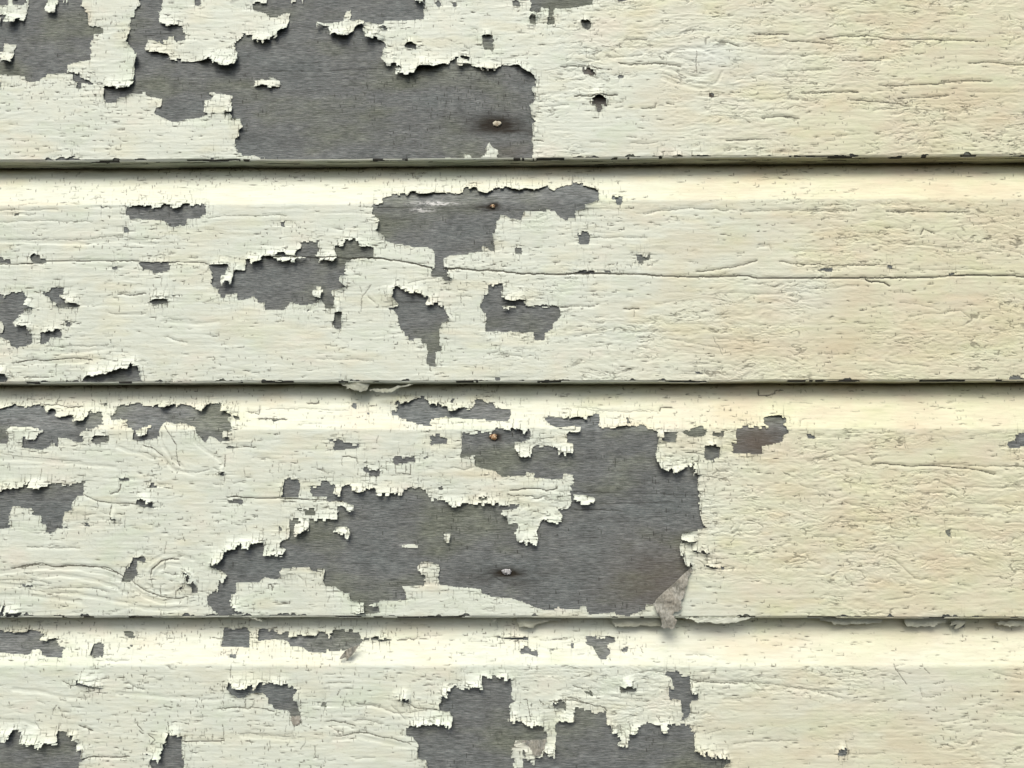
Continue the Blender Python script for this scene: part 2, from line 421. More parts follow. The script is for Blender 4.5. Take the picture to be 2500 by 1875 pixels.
--568 47 -502 41 -461 34 -465 -12 -543 -12 -548 -21 -568 -17
--1206 19 -1142 14 -1118 -7 -1021 -11 -1021 -38 -1104 -41 -1108 -47 -1177 -52 -1178 1 -1203 5
--795 -87 -768 -85 -740 -96 -662 -93 -666 -128 -795 -142 -811 -119
--983 -159 -886 -169 -872 -187 -895 -223 -950 -210 -950 -196 -987 -182
--607 -92 -589 -92 -593 -119 -607 -105
--263 -346 -217 -345 -217 -360 -258 -360
--514 -278 -491 -276 -489 -299 -514 -296
--1480 -236 -1455 -220 -1400 -220 -1390 -245 -1385 -282 -1397 -327 -1392 -345 -1503 -343 -1485 -322 -1490 -300
--1316 -273 -1256 -275 -1252 -236 -1225 -232 -1188 -264 -1164 -273 -1173 -327 -1122 -327 -1123 -268 -1073 -264 -1058 -309 -990 -314 -962 -296 -907 -293 -903 -317 -861 -323 -742 -321 -734 -281 -596 -287 -591 -321 -568 -357 -454 -364 -445 -399 -376 -399 -367 -387 -244 -384 -162 -392 -162 -959 -239 -937 -248 -911 -334 -897 -461 -886 -502 -884 -737 -891 -718 -929 -718 -977 -876 -986 -940 -1000 -921 -1008 -885 -1008 -876 -1035 -871 -1053 -966 -1062 -1029 -1060 -966 -1044 -971 -991 -1021 -982 -1058 -977 -1058 -942 -1104 -929 -1159 -893 -1213 -893 -1227 -862 -1215 -786 -1261 -784 -1265 -804 -1301 -795 -1315 -773 -1488 -786 -1502 -804 -1487 -822 -1514 -849 -1541 -849 -1596 -835 -1632 -867 -1769 -867 -1772 -933 -1803 -947 -1801 -1013 -1755 -1035 -1718 -1060 -1768 -1062 -1845 -1084 -1881 -1084 -1882 -1062 -1928 -1018 -1947 -1013 -1949 -938 -1881 -925 -1878 -858 -1842 -862 -1820 -826 -1853 -800 -1926 -782 -1932 -750 -1886 -752 -1846 -701 -1838 -665 -1774 -663 -1761 -625 -1739 -625 -1729 -656 -1687 -661 -1675 -625 -1601 -627 -1604 -701 -1477 -697 -1459 -661 -1500 -652 -1492 -616 -1442 -602 -1445 -481 -1413 -474 -1317 -474 -1143 -477 -1144 -400 -1103 -400 -1080 -425 -1038 -423 -1039 -391 -1122 -373 -1213 -368 -1214 -344 -1305 -345 -1306 -323 -1320 -318
+-1407 -508 -1371 -503 -1376 -481 -1321 -479 -1320 -540 -1347 -558 -1406 -573 -1413 -544
--1400 -413 -1286 -416 -1285 -458 -1349 -458 -1349 -434 -1395 -429
--1517 -521 -1494 -524 -1493 -553 -1516 -548
+-1169 -551 -1151 -526 -1101 -524 -1064 -544 -1059 -571 -1068 -598 -1091 -594 -1096 -564 -1164 -558
+-481 -567 -435 -567 -435 -598 -448 -615 -480 -594
+-744 -641 -698 -634 -616 -648 -698 -658
+-625 -746 -589 -735 -507 -768 -507 -800 -516 -804 -515 -840 -502 -884 -501 -891 -601 -888 -593 -817 -620 -817 -625 -786 -641 -782 -641 -768
L-1375 -544 55 3
L-1891 -732 74 3
L-1711 -643 55 3
L-1536 -679 83 2
L-1066 -404 46 2.5
L-1202 -468 83 1.5
L-1073 -571 55 2.5
L-458 -589 46 2
L-570 -777 83 2
L-1460 -813 55 2.5
L-1260 -822 74 2
L-1057 -1026 110 2.5
L-1755 -1027 74 1.8
L-1852 -831 55 1.5
L-1499 -318 64 2
L-1150 -318 46 2
L-429 192 64 2.5
L-549 229 55 2
L-725 243 64 2
L-866 -310 138 1.8
L-1013 -305 55 1.8
L-408 -391 74 1.8
L-336 -119 55 1.5
L-650 -946 74 1
L-912 -1000 55 1.5
K0.9 -1353 240 -1279 238 -1280 254
K0.8 -1649 209 -1658 172 -1723 186
K0.6 -1612 199 -1408 208 -1334 203 -1195 189 -1084 194
K0.6 -1415 102 -1258 109
K0.9 -1847 -345 -1498 -345 -1305 -354 -1122 -370
K0.8 -845 -132 -842 -182
K0.8 -790 -144 -785 -192 -693 -199 -694 -146
K0.8 -726 -142 -723 -192
K0.7 -1126 -100 -1125 -150
K0.8 -1121 -91 -1034 -100 -1024 -141
K0.7 -898 37 -906 -9
K0.6 -1341 -844 -1336 -898
K0.6 -1387 -826 -1350 -858
K0.7 -1163 -898 -1167 -938
K0.6 -1185 -946 -1193 -995
K0.8 -1567 -911 -1572 -889 -1554 -886 -1545 -907 -1549 -920
K0.8 -1864 -85 -1866 -154
K0.8 -1907 -188 -1861 -188
K0.5 -1898 -181 -1935 -163
K0.6 -1741 -163 -1736 -209
K0.5 -1688 -99 -1577 -104
K0.6 -1932 -263 -1868 -268
K0.5 -1228 -59 -1127 -45
K0.5 -1521 -136 -1525 -181
K0.6 -1282 -127 -1281 -168 -1226 -191
--370 16 -361 58 -198 58 -142 83 -58 81 26 60 40 81 157 60 259 85 264 60 287 34 306 61 371 59 390 85 269 88 213 90 157 132 176 157 302 156 306 134 395 134 418 126 423 154 456 159 460 170 493 168 497 91 595 84 632 87 678 93 720 96 739 109 781 100 799 79 859 74 863 5 891 0 858 -9 853 -51 838 -88 852 -116 869 -153 925 -173 943 -162 947 -199 975 -199 989 -180 1083 -139 1077 -199 1118 -204 1104 -236 1098 -291 1106 -337 1109 -437 1126 -483 1130 -520 1153 -533 1083 -556 991 -570 990 -620 981 -629 980 -683 998 -697 997 -728 1006 -751 1047 -760 1051 -783 995 -846 920 -918 846 -972 814 -999 764 -1003 763 -1035 671 -1070 676 -1081 594 -1075 576 -1048 416 -1066 403 -1012 371 -1012 361 -1030 224 -1026 197 -1037 151 -1037 87 -1021 41 -999 -69 -963 -161 -959 -243 -932 -239 -909 -455 -891 -457 -400 -369 -400 -365 -383 -253 -386 -170 -400 -151 -381 -12 -389 -22 -407 -31 -423 -119 -427 -128 -446 -87 -464 -82 -496 -26 -501 -17 -528 -36 -555 -27 -619 15 -619 19 -596 29 -628 102 -628 107 -583 98 -551 117 -510 135 -482 177 -501 255 -492 260 -460 246 -437 228 -423 293 -423 316 -396 321 -364 349 -377 381 -389 441 -382 464 -350 423 -336 340 -327 303 -327 331 -313 312 -285 331 -272 331 -207 267 -198 262 -230 201 -235 81 -221 90 -198 35 -188 30 -211 -123 -218 -161 -183 -291 -156 -291 -91 -338 -91 -379 -104 -370 -49
+45 81 259 80 278 38 296 34 296 -4 331 -13 328 -73 240 -73 231 -41 156 -22 82 -26 68 -50 63 -91 35 -98 12 -91 -16 -68 -39 -40 -39 -8 7 -3 54 15 63 53
--460 180 -390 184 -385 208 -292 207 -282 248 -240 251 -142 212 -62 197 -67 151 -81 127 -179 128 -254 137 -460 149
--437 264 -423 264 -425 236 -437 236
-656 149 675 149 679 130 697 121 693 107 669 112
-901 62 980 60 969 -5 886 0 898 23
-1022 69 1134 90 1171 83 1158 23 1086 32 1058 32 1021 51
-1206 67 1277 67 1273 32 1205 24
-1154 -24 1250 -26 1245 -102 1213 -107 1210 -127 1153 -107
-1063 -98 1079 -98 1074 -116 1063 -114
-1354 83 1421 89 1578 82 1561 105 1528 110 1527 147 1571 144 1645 147 1641 3 1575 -24 1506 -26 1505 -80 1417 -75 1325 -66 1326 -10 1352 -6
=307 -329 330 -331 328 -368 316 -364
=-258 -345 -230 -340 -214 -352 -239 -363
=1062 -674 1117 -679 1167 -694 1163 -703 1090 -690
=1129 -769 1198 -772 1257 -788 1188 -786
=992 -618 1100 -622 1036 -632 992 -629
L879 -134 103 3.5
L971 -180 65 3
L1096 -181 47 3
L16 -87 65 2.2
L296 -59 75 2.2
L404 -368 75 2
L61 -610 75 2.2
L209 -482 75 1.8
L-114 -455 56 1.8
L-13 -583 56 1.8
L1007 -710 122 3
L1036 -601 93 2.5
L1035 -656 112 2
L1126 -683 65 2
L1198 -774 65 1.5
L1124 -346 187 1.5
L1148 -510 56 1.5
L-413 194 56 2
L-11 71 84 1.8
L343 71 75 1.8
L362 131 75 1.8
L872 23 47 2.5
L1205 -19 56 1.8
L1463 -80 65 1.8
L791 -1017 75 1.5
L371 -1017 47 0.8
L-383 -395 56 1.8
L-207 -395 75 1.8
L641 103 56 1.5
K0.8 1116 -88 1106 -144 1118 -199
K0.9 -68 -303 118 -299 155 -306 224 -299 227 -279
K0.8 -68 -336 71 -345 90 -356 164 -345
K0.7 243 -322 247 -363
K0.6 -440 -160 -347 -174 -291 -156
K0.9 875 186 880 205 950 207
K0.8 -1 225 3 268
K0.7 1096 -373 1133 -373
K0.6 1317 -570 1345 -552 1372 -561
K0.7 1316 -606 1302 -629
K0.5 1122 -900 1177 -895
K0.6 819 181 745 191 614 187 475 196 382 210 387 267
K0.6 119 53 117 6
K0.7 58 -161 72 -133
K0.6 1281 -360 1345 -360
K0.7 1144 -710 1281 -728
K0.6 1213 -719 1212 -746
K0.5 -77 -377 -70 -354
--2479 -822 -2472 -794 -2460 -770 -2436 -758 -2433 -730 -2397 -722 -2385 -712 -2365 -710 -2360 -720 -2344 -724 -2347 -746 -2397 -734 -2396 -794 -2409 -833 -2420 -861 -2441 -861
--2138 -921 -2114 -901 -2074 -889 -2067 -869 -2084 -822 -2109 -810 -2085 -810 -2056 -829 -2063 -869 -2042 -875 -2035 -857 -2025 -889 -2009 -905 -2012 -933 -2040 -933 -2045 -901 -2066 -881 -2114 -909
--3109 -888 -3034 -886 -3058 -901 -3107 -902
--3262 -1060 -3217 -1060 -3185 -1052 -3101 -1052 -3115 -1072 -3261 -1080
--3224 -1008 -3214 -1008 -3213 -1060 -3229 -1056
--2449 -1079 -2408 -1079 -2400 -1091 -2444 -1089
--3256 -1176 -3126 -1176 -3122 -1166 -2947 -1174 -2948 -1191 -2971 -1214 -2933 -1220 -2881 -1213 -2852 -1217 -2874 -1223 -2871 -1257 -2821 -1268 -2837 -1280 -2843 -1331 -2884 -1323 -2969 -1323 -2974 -1288 -2991 -1278 -3035 -1280 -3038 -1308 -3111 -1312 -3152 -1306 -3249 -1307
--2666 -1315 -2648 -1245 -2584 -1246 -2585 -1323 -2661 -1325
--2461 -1172 -2396 -1174 -2403 -1209 -2440 -1209 -2459 -1189
--1836 -1153 -1807 -1151 -1690 -1157 -1677 -1196 -1683 -1267 -1853 -1261 -1842 -1204
--1802 -1305 -1759 -1306 -1762 -1328 -1798 -1327
--1621 -1181 -1614 -1156 -1533 -1157 -1517 -1173 -1436 -1177 -1435 -1220 -1475 -1216 -1628 -1216
--2742 -1468 -2708 -1470 -2569 -1512 -2609 -1510 -2642 -1499 -2739 -1493
--1805 -1474 -1786 -1474 -1782 -1489 -1734 -1493 -1690 -1492 -1670 -1493 -1625 -1512 -1606 -1477 -1582 -1473 -1429 -1485 -1426 -1636 -1518 -1632 -1523 -1605 -1555 -1601 -1556 -1570 -1588 -1536 -1625 -1532 -1692 -1547 -1704 -1571 -1732 -1569 -1785 -1540 -1801 -1524
--3225 -1758 -3197 -1771 -3183 -1810 -3130 -1810 -3117 -1758 -3068 -1767 -3066 -1821 -2944 -1845 -2928 -1838 -2884 -1840 -2835 -1832 -2850 -1786 -2839 -1768 -2746 -1789 -2749 -1816 -2725 -1820 -2716 -1836 -2727 -1851 -2718 -1874 -2694 -1878 -2688 -1928 -2711 -1958 -2710 -2020 -3212 -2021
--2158 -1780 -2074 -1782 -2084 -1842 -2077 -1918 -2064 -1941 -2066 -2018 -2245 -2018 -2272 -1950 -2272 -1930 -2216 -1930 -2201 -1926 -2188 -1838 -2176 -1834
--2297 -1904 -2281 -1904 -2281 -1915 -2297 -1913
--2437 -1266 -2411 -1260 -2425 -1272 -2437 -1273
L-2091 -857 65 3
L-2250 -953 49 1.5
L-2089 -929 65 2
L-3164 -1064 82 2
L-2938 -1206 65 2
L-2690 -1307 65 2
L-2659 -1479 98 2.5
L-2740 -1472 49 1.5
L-1694 -1493 82 2.5
L-1510 -1477 49 1.5
L-3159 -1790 57 3
L-2965 -1821 123 3
L-2733 -1805 41 2
L-2673 -1912 65 2
L-2212 -1819 65 2.5
L-2233 -1911 74 2.5
L-2345 -1919 57 1.8
L-2118 -1772 57 2
L-2054 -1509 49 1
L-1610 -1625 65 1.5
L-1661 -1181 65 1.8
L-3110 -1166 82 1.5
K0.9 -3186 -786 -3056 -762 -3008 -755 -2909 -768 -2770 -763 -2689 -766 -2582 -784 -2524 -810 -2474 -837 -2399 -885 -2324 -929 -2250 -956 -2153 -967 -2072 -956
K0.7 -2944 -905 -2887 -899 -2765 -896 -2667 -909 -2576 -929
K0.6 -3256 -854 -3060 -859 -2928 -881
K0.6 -3074 -909 -2983 -925 -2763 -929
K0.9 -2308 -826 -2305 -794 -2242 -738 -2201 -726 -2136 -734
K0.7 -2219 -810 -2165 -826 -2137 -818
K0.6 -2221 -738 -2225 -794
K0.9 -2240 -893 -2238 -953
K0.9 -2149 -964 -2148 -925 -2130 -913
K0.9 -3217 -985 -3212 -1040
K0.8 -2235 -1039 -2230 -1079
K0.6 -2312 -810 -2293 -905
K0.7 -2007 -944 -2006 -988
K0.7 -2072 -964 -2071 -1000
K0.8 -1911 -1208 -1846 -1208 -1681 -1208 -1628 -1208
K0.8 -1752 -1271 -1759 -1306
K0.8 -1793 -1376 -1791 -1447
K0.8 -2832 -1476 -2783 -1495 -2782 -1518
K0.8 -2783 -1499 -2707 -1491 -2634 -1506 -2633 -1522
K0.7 -2429 -1475 -2376 -1510 -2319 -1518
K0.7 -2365 -1486 -2364 -1514
K0.7 -2844 -1569 -2843 -1590 -2803 -1588
K0.7 -2862 -1612 -2881 -1639 -2880 -1670
K0.6 -2841 -1635 -2836 -1658 -2788 -1660
K0.6 -2770 -1612 -2765 -1627 -2717 -1623
K0.5 -3000 -1674 -2998 -1713 -2952 -1759
K0.9 -2720 -1735 -2688 -1751 -2631 -1766
K0.9 -2356 -1711 -2356 -1731 -2318 -1765
K0.8 -2342 -1769 -2318 -1784
K0.9 -2286 -1784 -2244 -1819 -2271 -1850
K0.9 -2172 -1711 -2158 -1780
K0.9 -2688 -1932 -2600 -1916 -2480 -1919 -2401 -1912
K0.9 -2076 -1822 -1957 -1818 -1821 -1820
K0.6 -1939 -1749 -1941 -1795 -1965 -1795
K0.7 -1890 -1787 -1890 -1818
K0.7 -1827 -1745 -1831 -1803
K0.5 -1726 -1783 -1606 -1787 -1463 -1794
K0.8 -1858 -1633 -1770 -1630 -1690 -1629 -1586 -1636 -1518 -1644
K0.7 -1647 -1590 -1648 -1625
K0.7 -1695 -1590 -1694 -1625
K0.8 -2789 -1267 -2780 -1296 -2743 -1300 -2746 -1323
K0.6 -2639 -1374 -2635 -1375
K0.7 -2242 -1205 -2235 -1177 -2193 -1197 -2197 -1214
K0.7 -2101 -1173 -2104 -1213
K0.7 -1988 -1185 -1987 -1212
K0.6 -2380 -1174 -2383 -1209 -2322 -1213
K0.6 -2568 -1346 -2422 -1350
K0.6 -2752 -1182 -2704 -1183
K0.5 -2984 -1589 -2935 -1604
K0.5 -2491 -1244 -2501 -1299
K0.5 -1538 -1825 -1537 -1871
--1836 -1150 -1815 -1149 -1691 -1154 -1676 -1178 -1691 -1269 -1854 -1252 -1845 -1212
--1803 -1304 -1759 -1304 -1762 -1331 -1800 -1327
--1615 -1158 -1587 -1154 -1573 -1158 -1532 -1156 -1525 -1172 -1459 -1176 -1455 -1186 -1435 -1190 -1431 -1205 -1389 -1208 -1383 -1193 -1355 -1192 -1348 -1205 -1289 -1204 -1255 -1191 -1249 -1170 -1228 -1174 -1193 -1184 -1193 -1201 -1159 -1184 -1152 -1159 -1132 -1157 -1042 -1161 -1038 -1176 -1002 -1174 -997 -1197 -976 -1204 -911 -1212 -890 -1209 -821 -1217 -797 -1223 -855 -1228 -931 -1221 -979 -1224 -999 -1251 -1034 -1265 -1088 -1281 -1123 -1285 -1157 -1293 -1192 -1285 -1199 -1278 -1208 -1302 -1315 -1292 -1343 -1268 -1357 -1262 -1426 -1258 -1434 -1235 -1475 -1218 -1544 -1215 -1627 -1226 -1624 -1198
--1803 -1473 -1782 -1473 -1779 -1489 -1703 -1498 -1655 -1491 -1640 -1512 -1606 -1506 -1604 -1479 -1580 -1474 -1531 -1478 -1511 -1476 -1476 -1482 -1456 -1489 -1408 -1487 -1397 -1504 -1376 -1509 -1383 -1532 -1397 -1545 -1392 -1572 -1371 -1588 -1371 -1621 -1356 -1645 -1352 -1674 -1351 -1717 -1382 -1734 -1410 -1717 -1417 -1684 -1414 -1665 -1435 -1641 -1507 -1635 -1521 -1628 -1522 -1609 -1553 -1602 -1553 -1572 -1585 -1536 -1619 -1529 -1695 -1546 -1708 -1566 -1735 -1569 -1788 -1539 -1804 -1519
--1227 -1605 -1215 -1590 -1194 -1593 -1199 -1621 -1230 -1618
--824 -1551 -783 -1554 -770 -1551 -728 -1571 -667 -1567 -694 -1590 -714 -1587 -742 -1571
--455 -1530 -434 -1510 -401 -1484 -400 -1636 -496 -1633 -506 -1597 -482 -1587 -483 -1557 -496 -1550 -445 -1558
--652 -1728 -577 -1722 -563 -1712 -502 -1709 -461 -1728 -433 -1715 -400 -1715 -399 -2010 -568 -2011 -567 -1952 -603 -1926 -626 -1932 -633 -1965 -647 -1965 -650 -1926 -630 -1880 -627 -1841 -644 -1808 -679 -1791 -679 -1742 -659 -1736
L-1717 -1493 105 2.5
L-1620 -1509 42 2.5
L-1476 -1479 56 1.5
L-1379 -1565 49 2
L-988 -1598 42 3
L-735 -1564 70 3
L-824 -1551 56 1.5
L-605 -1597 105 1.5
L-536 -1709 91 2
L-645 -1735 42 2
L-644 -1867 56 2
L-603 -1945 42 2
L-1200 -1184 56 1.8
L-1317 -1198 63 1.8
L-1413 -1205 42 2
L-855 -1211 77 1.8
L-938 -1244 42 1.2
K0.8 -766 -1221 -684 -1216 -574 -1216
K0.8 -1321 -1151 -1320 -1201
K0.8 -853 -1167 -852 -1207
K0.6 -643 -1147 -646 -1211
K0.7 -1198 -1478 -1154 -1475 -1044 -1472
K0.8 -1194 -1710 -1150 -1700 -1089 -1707 -1020 -1733
K0.7 -1027 -1703 -966 -1700 -843 -1715
K0.8 -1155 -1796 -1053 -1792 -1006 -1776 -951 -1779 -849 -1808 -780 -1815 -678 -1841
K0.6 -1146 -1756 -1095 -1766 -1094 -1786
K0.6 -1091 -1750 -1094 -1783
K0.6 -948 -1743 -948 -1779
K0.8 -1112 -1518 -1136 -1551
K0.7 -1087 -1565 -1097 -1611 -1076 -1621
K0.8 -1012 -1598 -967 -1604 -957 -1584
K0.7 -1053 -1584 -1042 -1611 -885 -1617 -830 -1640 -782 -1660 -714 -1653
K0.7 -964 -1604 -864 -1624
K0.7 -865 -1604 -864 -1627
K0.8 -722 -1521 -721 -1571
K0.6 -554 -1524 -554 -1557
K0.8 -714 -1590 -646 -1630 -578 -1633 -516 -1630
K0.6 -796 -1610 -714 -1689
K0.6 -632 -1597 -612 -1630
K0.6 -687 -1656 -578 -1636
K0.6 -557 -1673 -563 -1712
K0.6 -1319 -1819 -1322 -1842 -1345 -1875
K0.6 -1263 -1855 -1262 -1921
K0.5 -1187 -1934 -1133 -1932
K0.5 -1017 -1930 -895 -1920
K0.5 -1689 -1778 -1586 -1787 -1401 -1797
K0.5 -1440 -1731 -1452 -1793
K0.6 -721 -1590 -728 -1617
--153 -1198 -135 -1198 -130 -1207 -43 -1207 25 -1211 71 -1211 71 -1216 -43 -1217 -139 -1208
-401 -1193 459 -1194 468 -1210 500 -1206 527 -1193 545 -1197 552 -1209 575 -1215 572 -1237 536 -1242 531 -1264 544 -1277 544 -1304 524 -1317 521 -1331 485 -1335 458 -1291 443 -1260 401 -1246
--4 -1278 30 -1264 62 -1278 89 -1278 100 -1296 102 -1318 71 -1313 43 -1300 -2 -1302
-185 -1275 198 -1273 198 -1282 186 -1282
-311 -1248 323 -1248 321 -1267 310 -1267
-615 -1273 655 -1268 649 -1289 622 -1289
-498 -1379 539 -1379 529 -1385 498 -1385
--480 -1545 -447 -1556 -440 -1512 -385 -1509 -376 -1496 -339 -1500 -294 -1494 -239 -1500 -241 -1427 -208 -1429 -148 -1438 -112 -1441 -66 -1438 -57 -1513 -67 -1548 -39 -1585 -71 -1601 -76 -1694 -35 -1694 1 -1698 24 -1714 87 -1715 137 -1726 137 -1772 155 -1776 154 -1838 136 -1873 159 -1886 163 -1903 199 -1905 208 -1846 209 -1715 227 -1702 321 -1697 328 -1622 368 -1622 373 -1636 517 -1648 521 -1714 546 -1723 547 -1771 597 -1780 599 -1806 572 -1828 619 -1849 628 -1835 648 -1836 656 -1784 701 -1773 710 -1731 742 -1709 846 -1718 845 -1759 888 -1759 889 -1720 1031 -1720 1030 -1755 1052 -1767 1046 -1861 1108 -1887 1122 -1874 1144 -1883 1152 -1913 1166 -1913 1171 -1896 1251 -1913 1250 -1939 1237 -1943 1227 -1965 1190 -2052 -699 -2058 -702 -1735 -575 -1717 -529 -1703 -457 -1732 -430 -1716 -416 -1672 -434 -1650 -430 -1637 -498 -1637 -489 -1584
+-40 -1812 10 -1812 12 -1969 14 -2056 -58 -2056 -49 -1965 -45 -1925 -67 -1921 -63 -1854 -45 -1851
+5 -1820 154 -1813 154 -1838 136 -1873 131 -1903 86 -1919 81 -1960 63 -1958 64 -1929 23 -1927 21 -1873 5 -1866
+-587 -1905 -587 -1906 -586 -1905
-196 -1585 228 -1579 273 -1601 267 -1634 214 -1631 196 -1609
-369 -1517 406 -1510 428 -1512 441 -1556 414 -1547
-601 -1485 637 -1487 642 -1481 703 -1487 703 -1527 659 -1521 609 -1534
-869 -1423 883 -1410 906 -1401 982 -1414 987 -1432 1036 -1436 1030 -1507 1043 -1533 1079 -1537 1079 -1573 1033 -1581 1032 -1639 1018 -1660 1000 -1691 973 -1696 980 -1669 975 -1573 921 -1568 907 -1582 904 -1502 931 -1498 919 -1441
-972 -1703 999 -1703 990 -1717 972 -1715
+-710 -1787 -665 -1796 -628 -1840 -641 -1927 -632 -1923 -569 -1936 -572 -2057 -708 -2058
--648 -1927 -635 -1927 -635 -1966 -647 -1962
L-267 -1482 84 2.5
L-467 -1540 56 2.5
L-512 -1593 75 2
L-457 -1708 122 2.8
L-629 -1717 84 2
L-94 -1447 47 2
L-58 -1680 56 2.2
L87 -1706 93 2
L277 -1688 75 2
L186 -1881 56 2.2
L601 -1828 56 2.2
L674 -1758 56 2
L868 -1740 47 2.5
L557 -1758 56 1.8
L1122 -1870 103 2.5
L1229 -1909 56 2
L669 -1476 56 2.5
L1057 -1529 56 2
L923 -1467 47 1.5
L965 -1617 56 1.5
L77 -1864 75 2
L-31 -1847 56 1.5
L-48 -1204 93 1.5
L572 -1228 47 1.5
L544 -1282 37 1.2
L-646 -1866 75 1.5
L205 -1601 75 1.5
K0.9 15 -1575 42 -1575 51 -1706
K0.8 110 -1574 137 -1601
K0.8 196 -1583 269 -1574 387 -1600 504 -1618 522 -1644
K0.8 283 -1561 378 -1592
K0.8 274 -1561 273 -1596
K0.8 374 -1512 315 -1490
K0.8 846 -1705 820 -1670
K0.8 598 -1723 606 -1775
K0.7 661 -1714 660 -1775
K0.8 1036 -1451 1068 -1454 1322 -1475
K0.6 806 -1392 869 -1405
K0.5 79 -1433 143 -1446
K0.5 434 -1402 434 -1424 406 -1437
K0.6 1187 -1387 1181 -1427
K0.6 117 -1220 272 -1211 317 -1202
K0.8 185 -1220 281 -1211
K0.5 -304 -1211 -322 -1229 -212 -1238
K0.5 -597 -1194 -487 -1189
K0.5 389 -1304 344 -1309
K0.6 133 -1627 323 -1634
K0.6 169 -1601 164 -1627
K0.5 550 -1556 767 -1569
K0.5 1115 -1774 1214 -1756
K0.5 -688 -1212 -624 -1212
K0.7 736 -1264 753 -1299
-2621 -545 2657 -548 2655 -574 2665 -605 2639 -587
-1921 -1869 1941 -1850 1967 -1869 1969 -1888 1926 -1907
-1208 -1915 1260 -1921 1266 -1947 1207 -1953 1153 -2029 944 -2030 985 -1929
-2627 -1118 2720 -1111 2712 -1137 2672 -1144
L2568 -535 55 1.5
L1953 -1888 68 1.5
L1333 -574 68 1
K0.9 2190 -141 2297 -148 2431 -166 2565 -155 2765 -175 2950 -209
K0.7 2566 -148 2779 -158 3134 -163
K0.5 2759 -289 3127 -296
K0.5 2675 -382 3122 -398
K0.7 2685 -462 2897 -462 2923 -475
K0.6 2628 -541 2619 -448 2818 -455
K0.5 2306 -275 2520 -275 2588 -249 2718 -316
K0.5 2397 -322 2637 -329
K0.5 2331 -315 2410 -342
K0.5 1730 -268 1862 -315
K0.5 2008 -375 2179 -435
K0.6 1963 -504 2256 -501
K0.5 1813 -594 1946 -594
K0.6 1970 -686 2183 -686
K0.6 1769 -706 1782 -739 1848 -752
K0.5 2137 -141 1977 -90 1788 -127
K0.7 1991 -91 2098 -90
K0.5 2003 -870 2055 -890
K0.8 2036 -870 2049 -890
K0.5 2237 -975 2424 -949
K0.7 1034 -1453 1415 -1481 1534 -1483 1744 -1506 1952 -1557
K0.7 1271 -1462 1429 -1471 1455 -1494
K0.6 1639 -1493 1783 -1519 1953 -1531
K0.5 1229 -1571 1400 -1564
K0.8 2274 -1364 2342 -1479
K0.7 2457 -1383 2485 -1415
K0.6 2426 -1505 2443 -1556 2515 -1549
K0.6 2522 -1696 2653 -1689
K0.5 2876 -1408 3065 -1440
K0.5 1992 -1888 2201 -1887
K0.5 1674 -1209 1779 -1229
K0.6 1010 -1311 1076 -1307 1169 -1320
K0.6 1288 -1833 1675 -1813
K0.5 2735 -1740 3047 -1771
K0.5 2340 -1364 2274 -1377
K0.7 1107 -501 1146 -527 1119 -554
K0.5 1306 -574 1346 -554 1366 -580
K0.7 1145 -897 1205 -897
K0.6 1969 -1812 1978 -1926
K0.5 2406 -739 2486 -726 2552 -739
K0.5 2261 -713 2313 -739 2428 -844 2560 -857
K0.5 2223 7 2209 -20
K0.5 2398 20 2402 -47
K0.5 1954 21 2130 27
K0.4 2863 -1644 3052 -1669
G0.9 -3258 -810 -3096 -794 -2974 -778 -2770 -786 -2605 -810 -2523 -841 -2440 -889 -2340 -953 -2233 -992 -2112 -984
G0.7 -3255 -881 -3049 -905 -2861 -929 -2681 -953 -2517 -984 -2353 -1024 -2191 -1039 -2070 -1024
G0.8 -3012 -834 -2890 -826 -2767 -838 -2636 -861 -2537 -897 -2437 -945
G0.6 -3251 -953 -3088 -953 -2908 -969 -2728 -992
G0.8 -2345 -810 -2323 -754 -2235 -706 -2121 -702 -2038 -730
G0.9 -2287 -849 -2264 -794 -2200 -762 -2119 -770
G0.7 -2334 -881 -2276 -921 -2195 -929 -2154 -913
G0.6 -2032 -952 -1951 -929 -1921 -865
G0.6 -3141 -1519 -2979 -1534 -2816 -1565 -2655 -1573
G0.5 -2495 -1541 -2173 -1564 -1852 -1579
G0.7 -3212 -1706 -3051 -1713 -2944 -1751
G0.8 -2408 7 -2324 -34 -2256 -99 -2187 -173 -2055 -197
G0.8 -2286 56 -2258 -26 -2198 -108 -2122 -157
G0.7 -2061 6 -1977 -59 -1902 -108 -1859 -157
G0.6 -3295 -98 -3046 -115 -2765 -139 -2550 -156
G0.6 -2555 -26 -2471 -58 -2388 -75 -2305 -108
G0.8 -3367 1299 -3113 1289 -2817 1279 -2649 1304 -2522 1291 -2353 1277
G0.8 -3242 497 -2976 509 -2793 513 -2677 537
G0.6 -3330 573 -3079 580 -2828 571 -2580 604
G0.5 -2294 770 -2085 752 -1919 769
G0.7 923 2364 1049 2311 1200 2283 1285 2326 1320 2396
G0.7 968 2522 1053 2556 1180 2555 1272 2511
G0.6 907 2434 1033 2398 1151 2362 1253 2397
G0.8 -1198 -1724 -1136 -1717 -1068 -1730 -1013 -1756
G0.8 -1155 -1809 -985 -1799 -848 -1825 -685 -1857
G0.6 -1716 -1791 -1531 -1803 -1394 -1816
N-148 2063 28 23
N-175 1513 16 16
N-170 29 28 23
N-88 -806 34 21
D-148 2057 160 62 1.3
D-148 2052 93 41 1.5
D-63 2018 155 26 0.9
D-236 2019 155 23 0.8
D-175 1513 39 26 1.5
D-209 1513 103 16 0.8
D83 2012 129 41 0.4
D-80 -813 103 31 1.3
D-233 -841 155 36 0.4
D-30 -878 103 36 0.4
D174 -816 155 26 0.3
D-154 29 41 28 1.3
D1246 2245 23 23 0.6
B1487 -7 181 103 0.8
B883 -865 336 233 0.5
B1241 1570 78 78 0.4
B511 2229 78 78 0.6
B459 2395 78 78 0.6
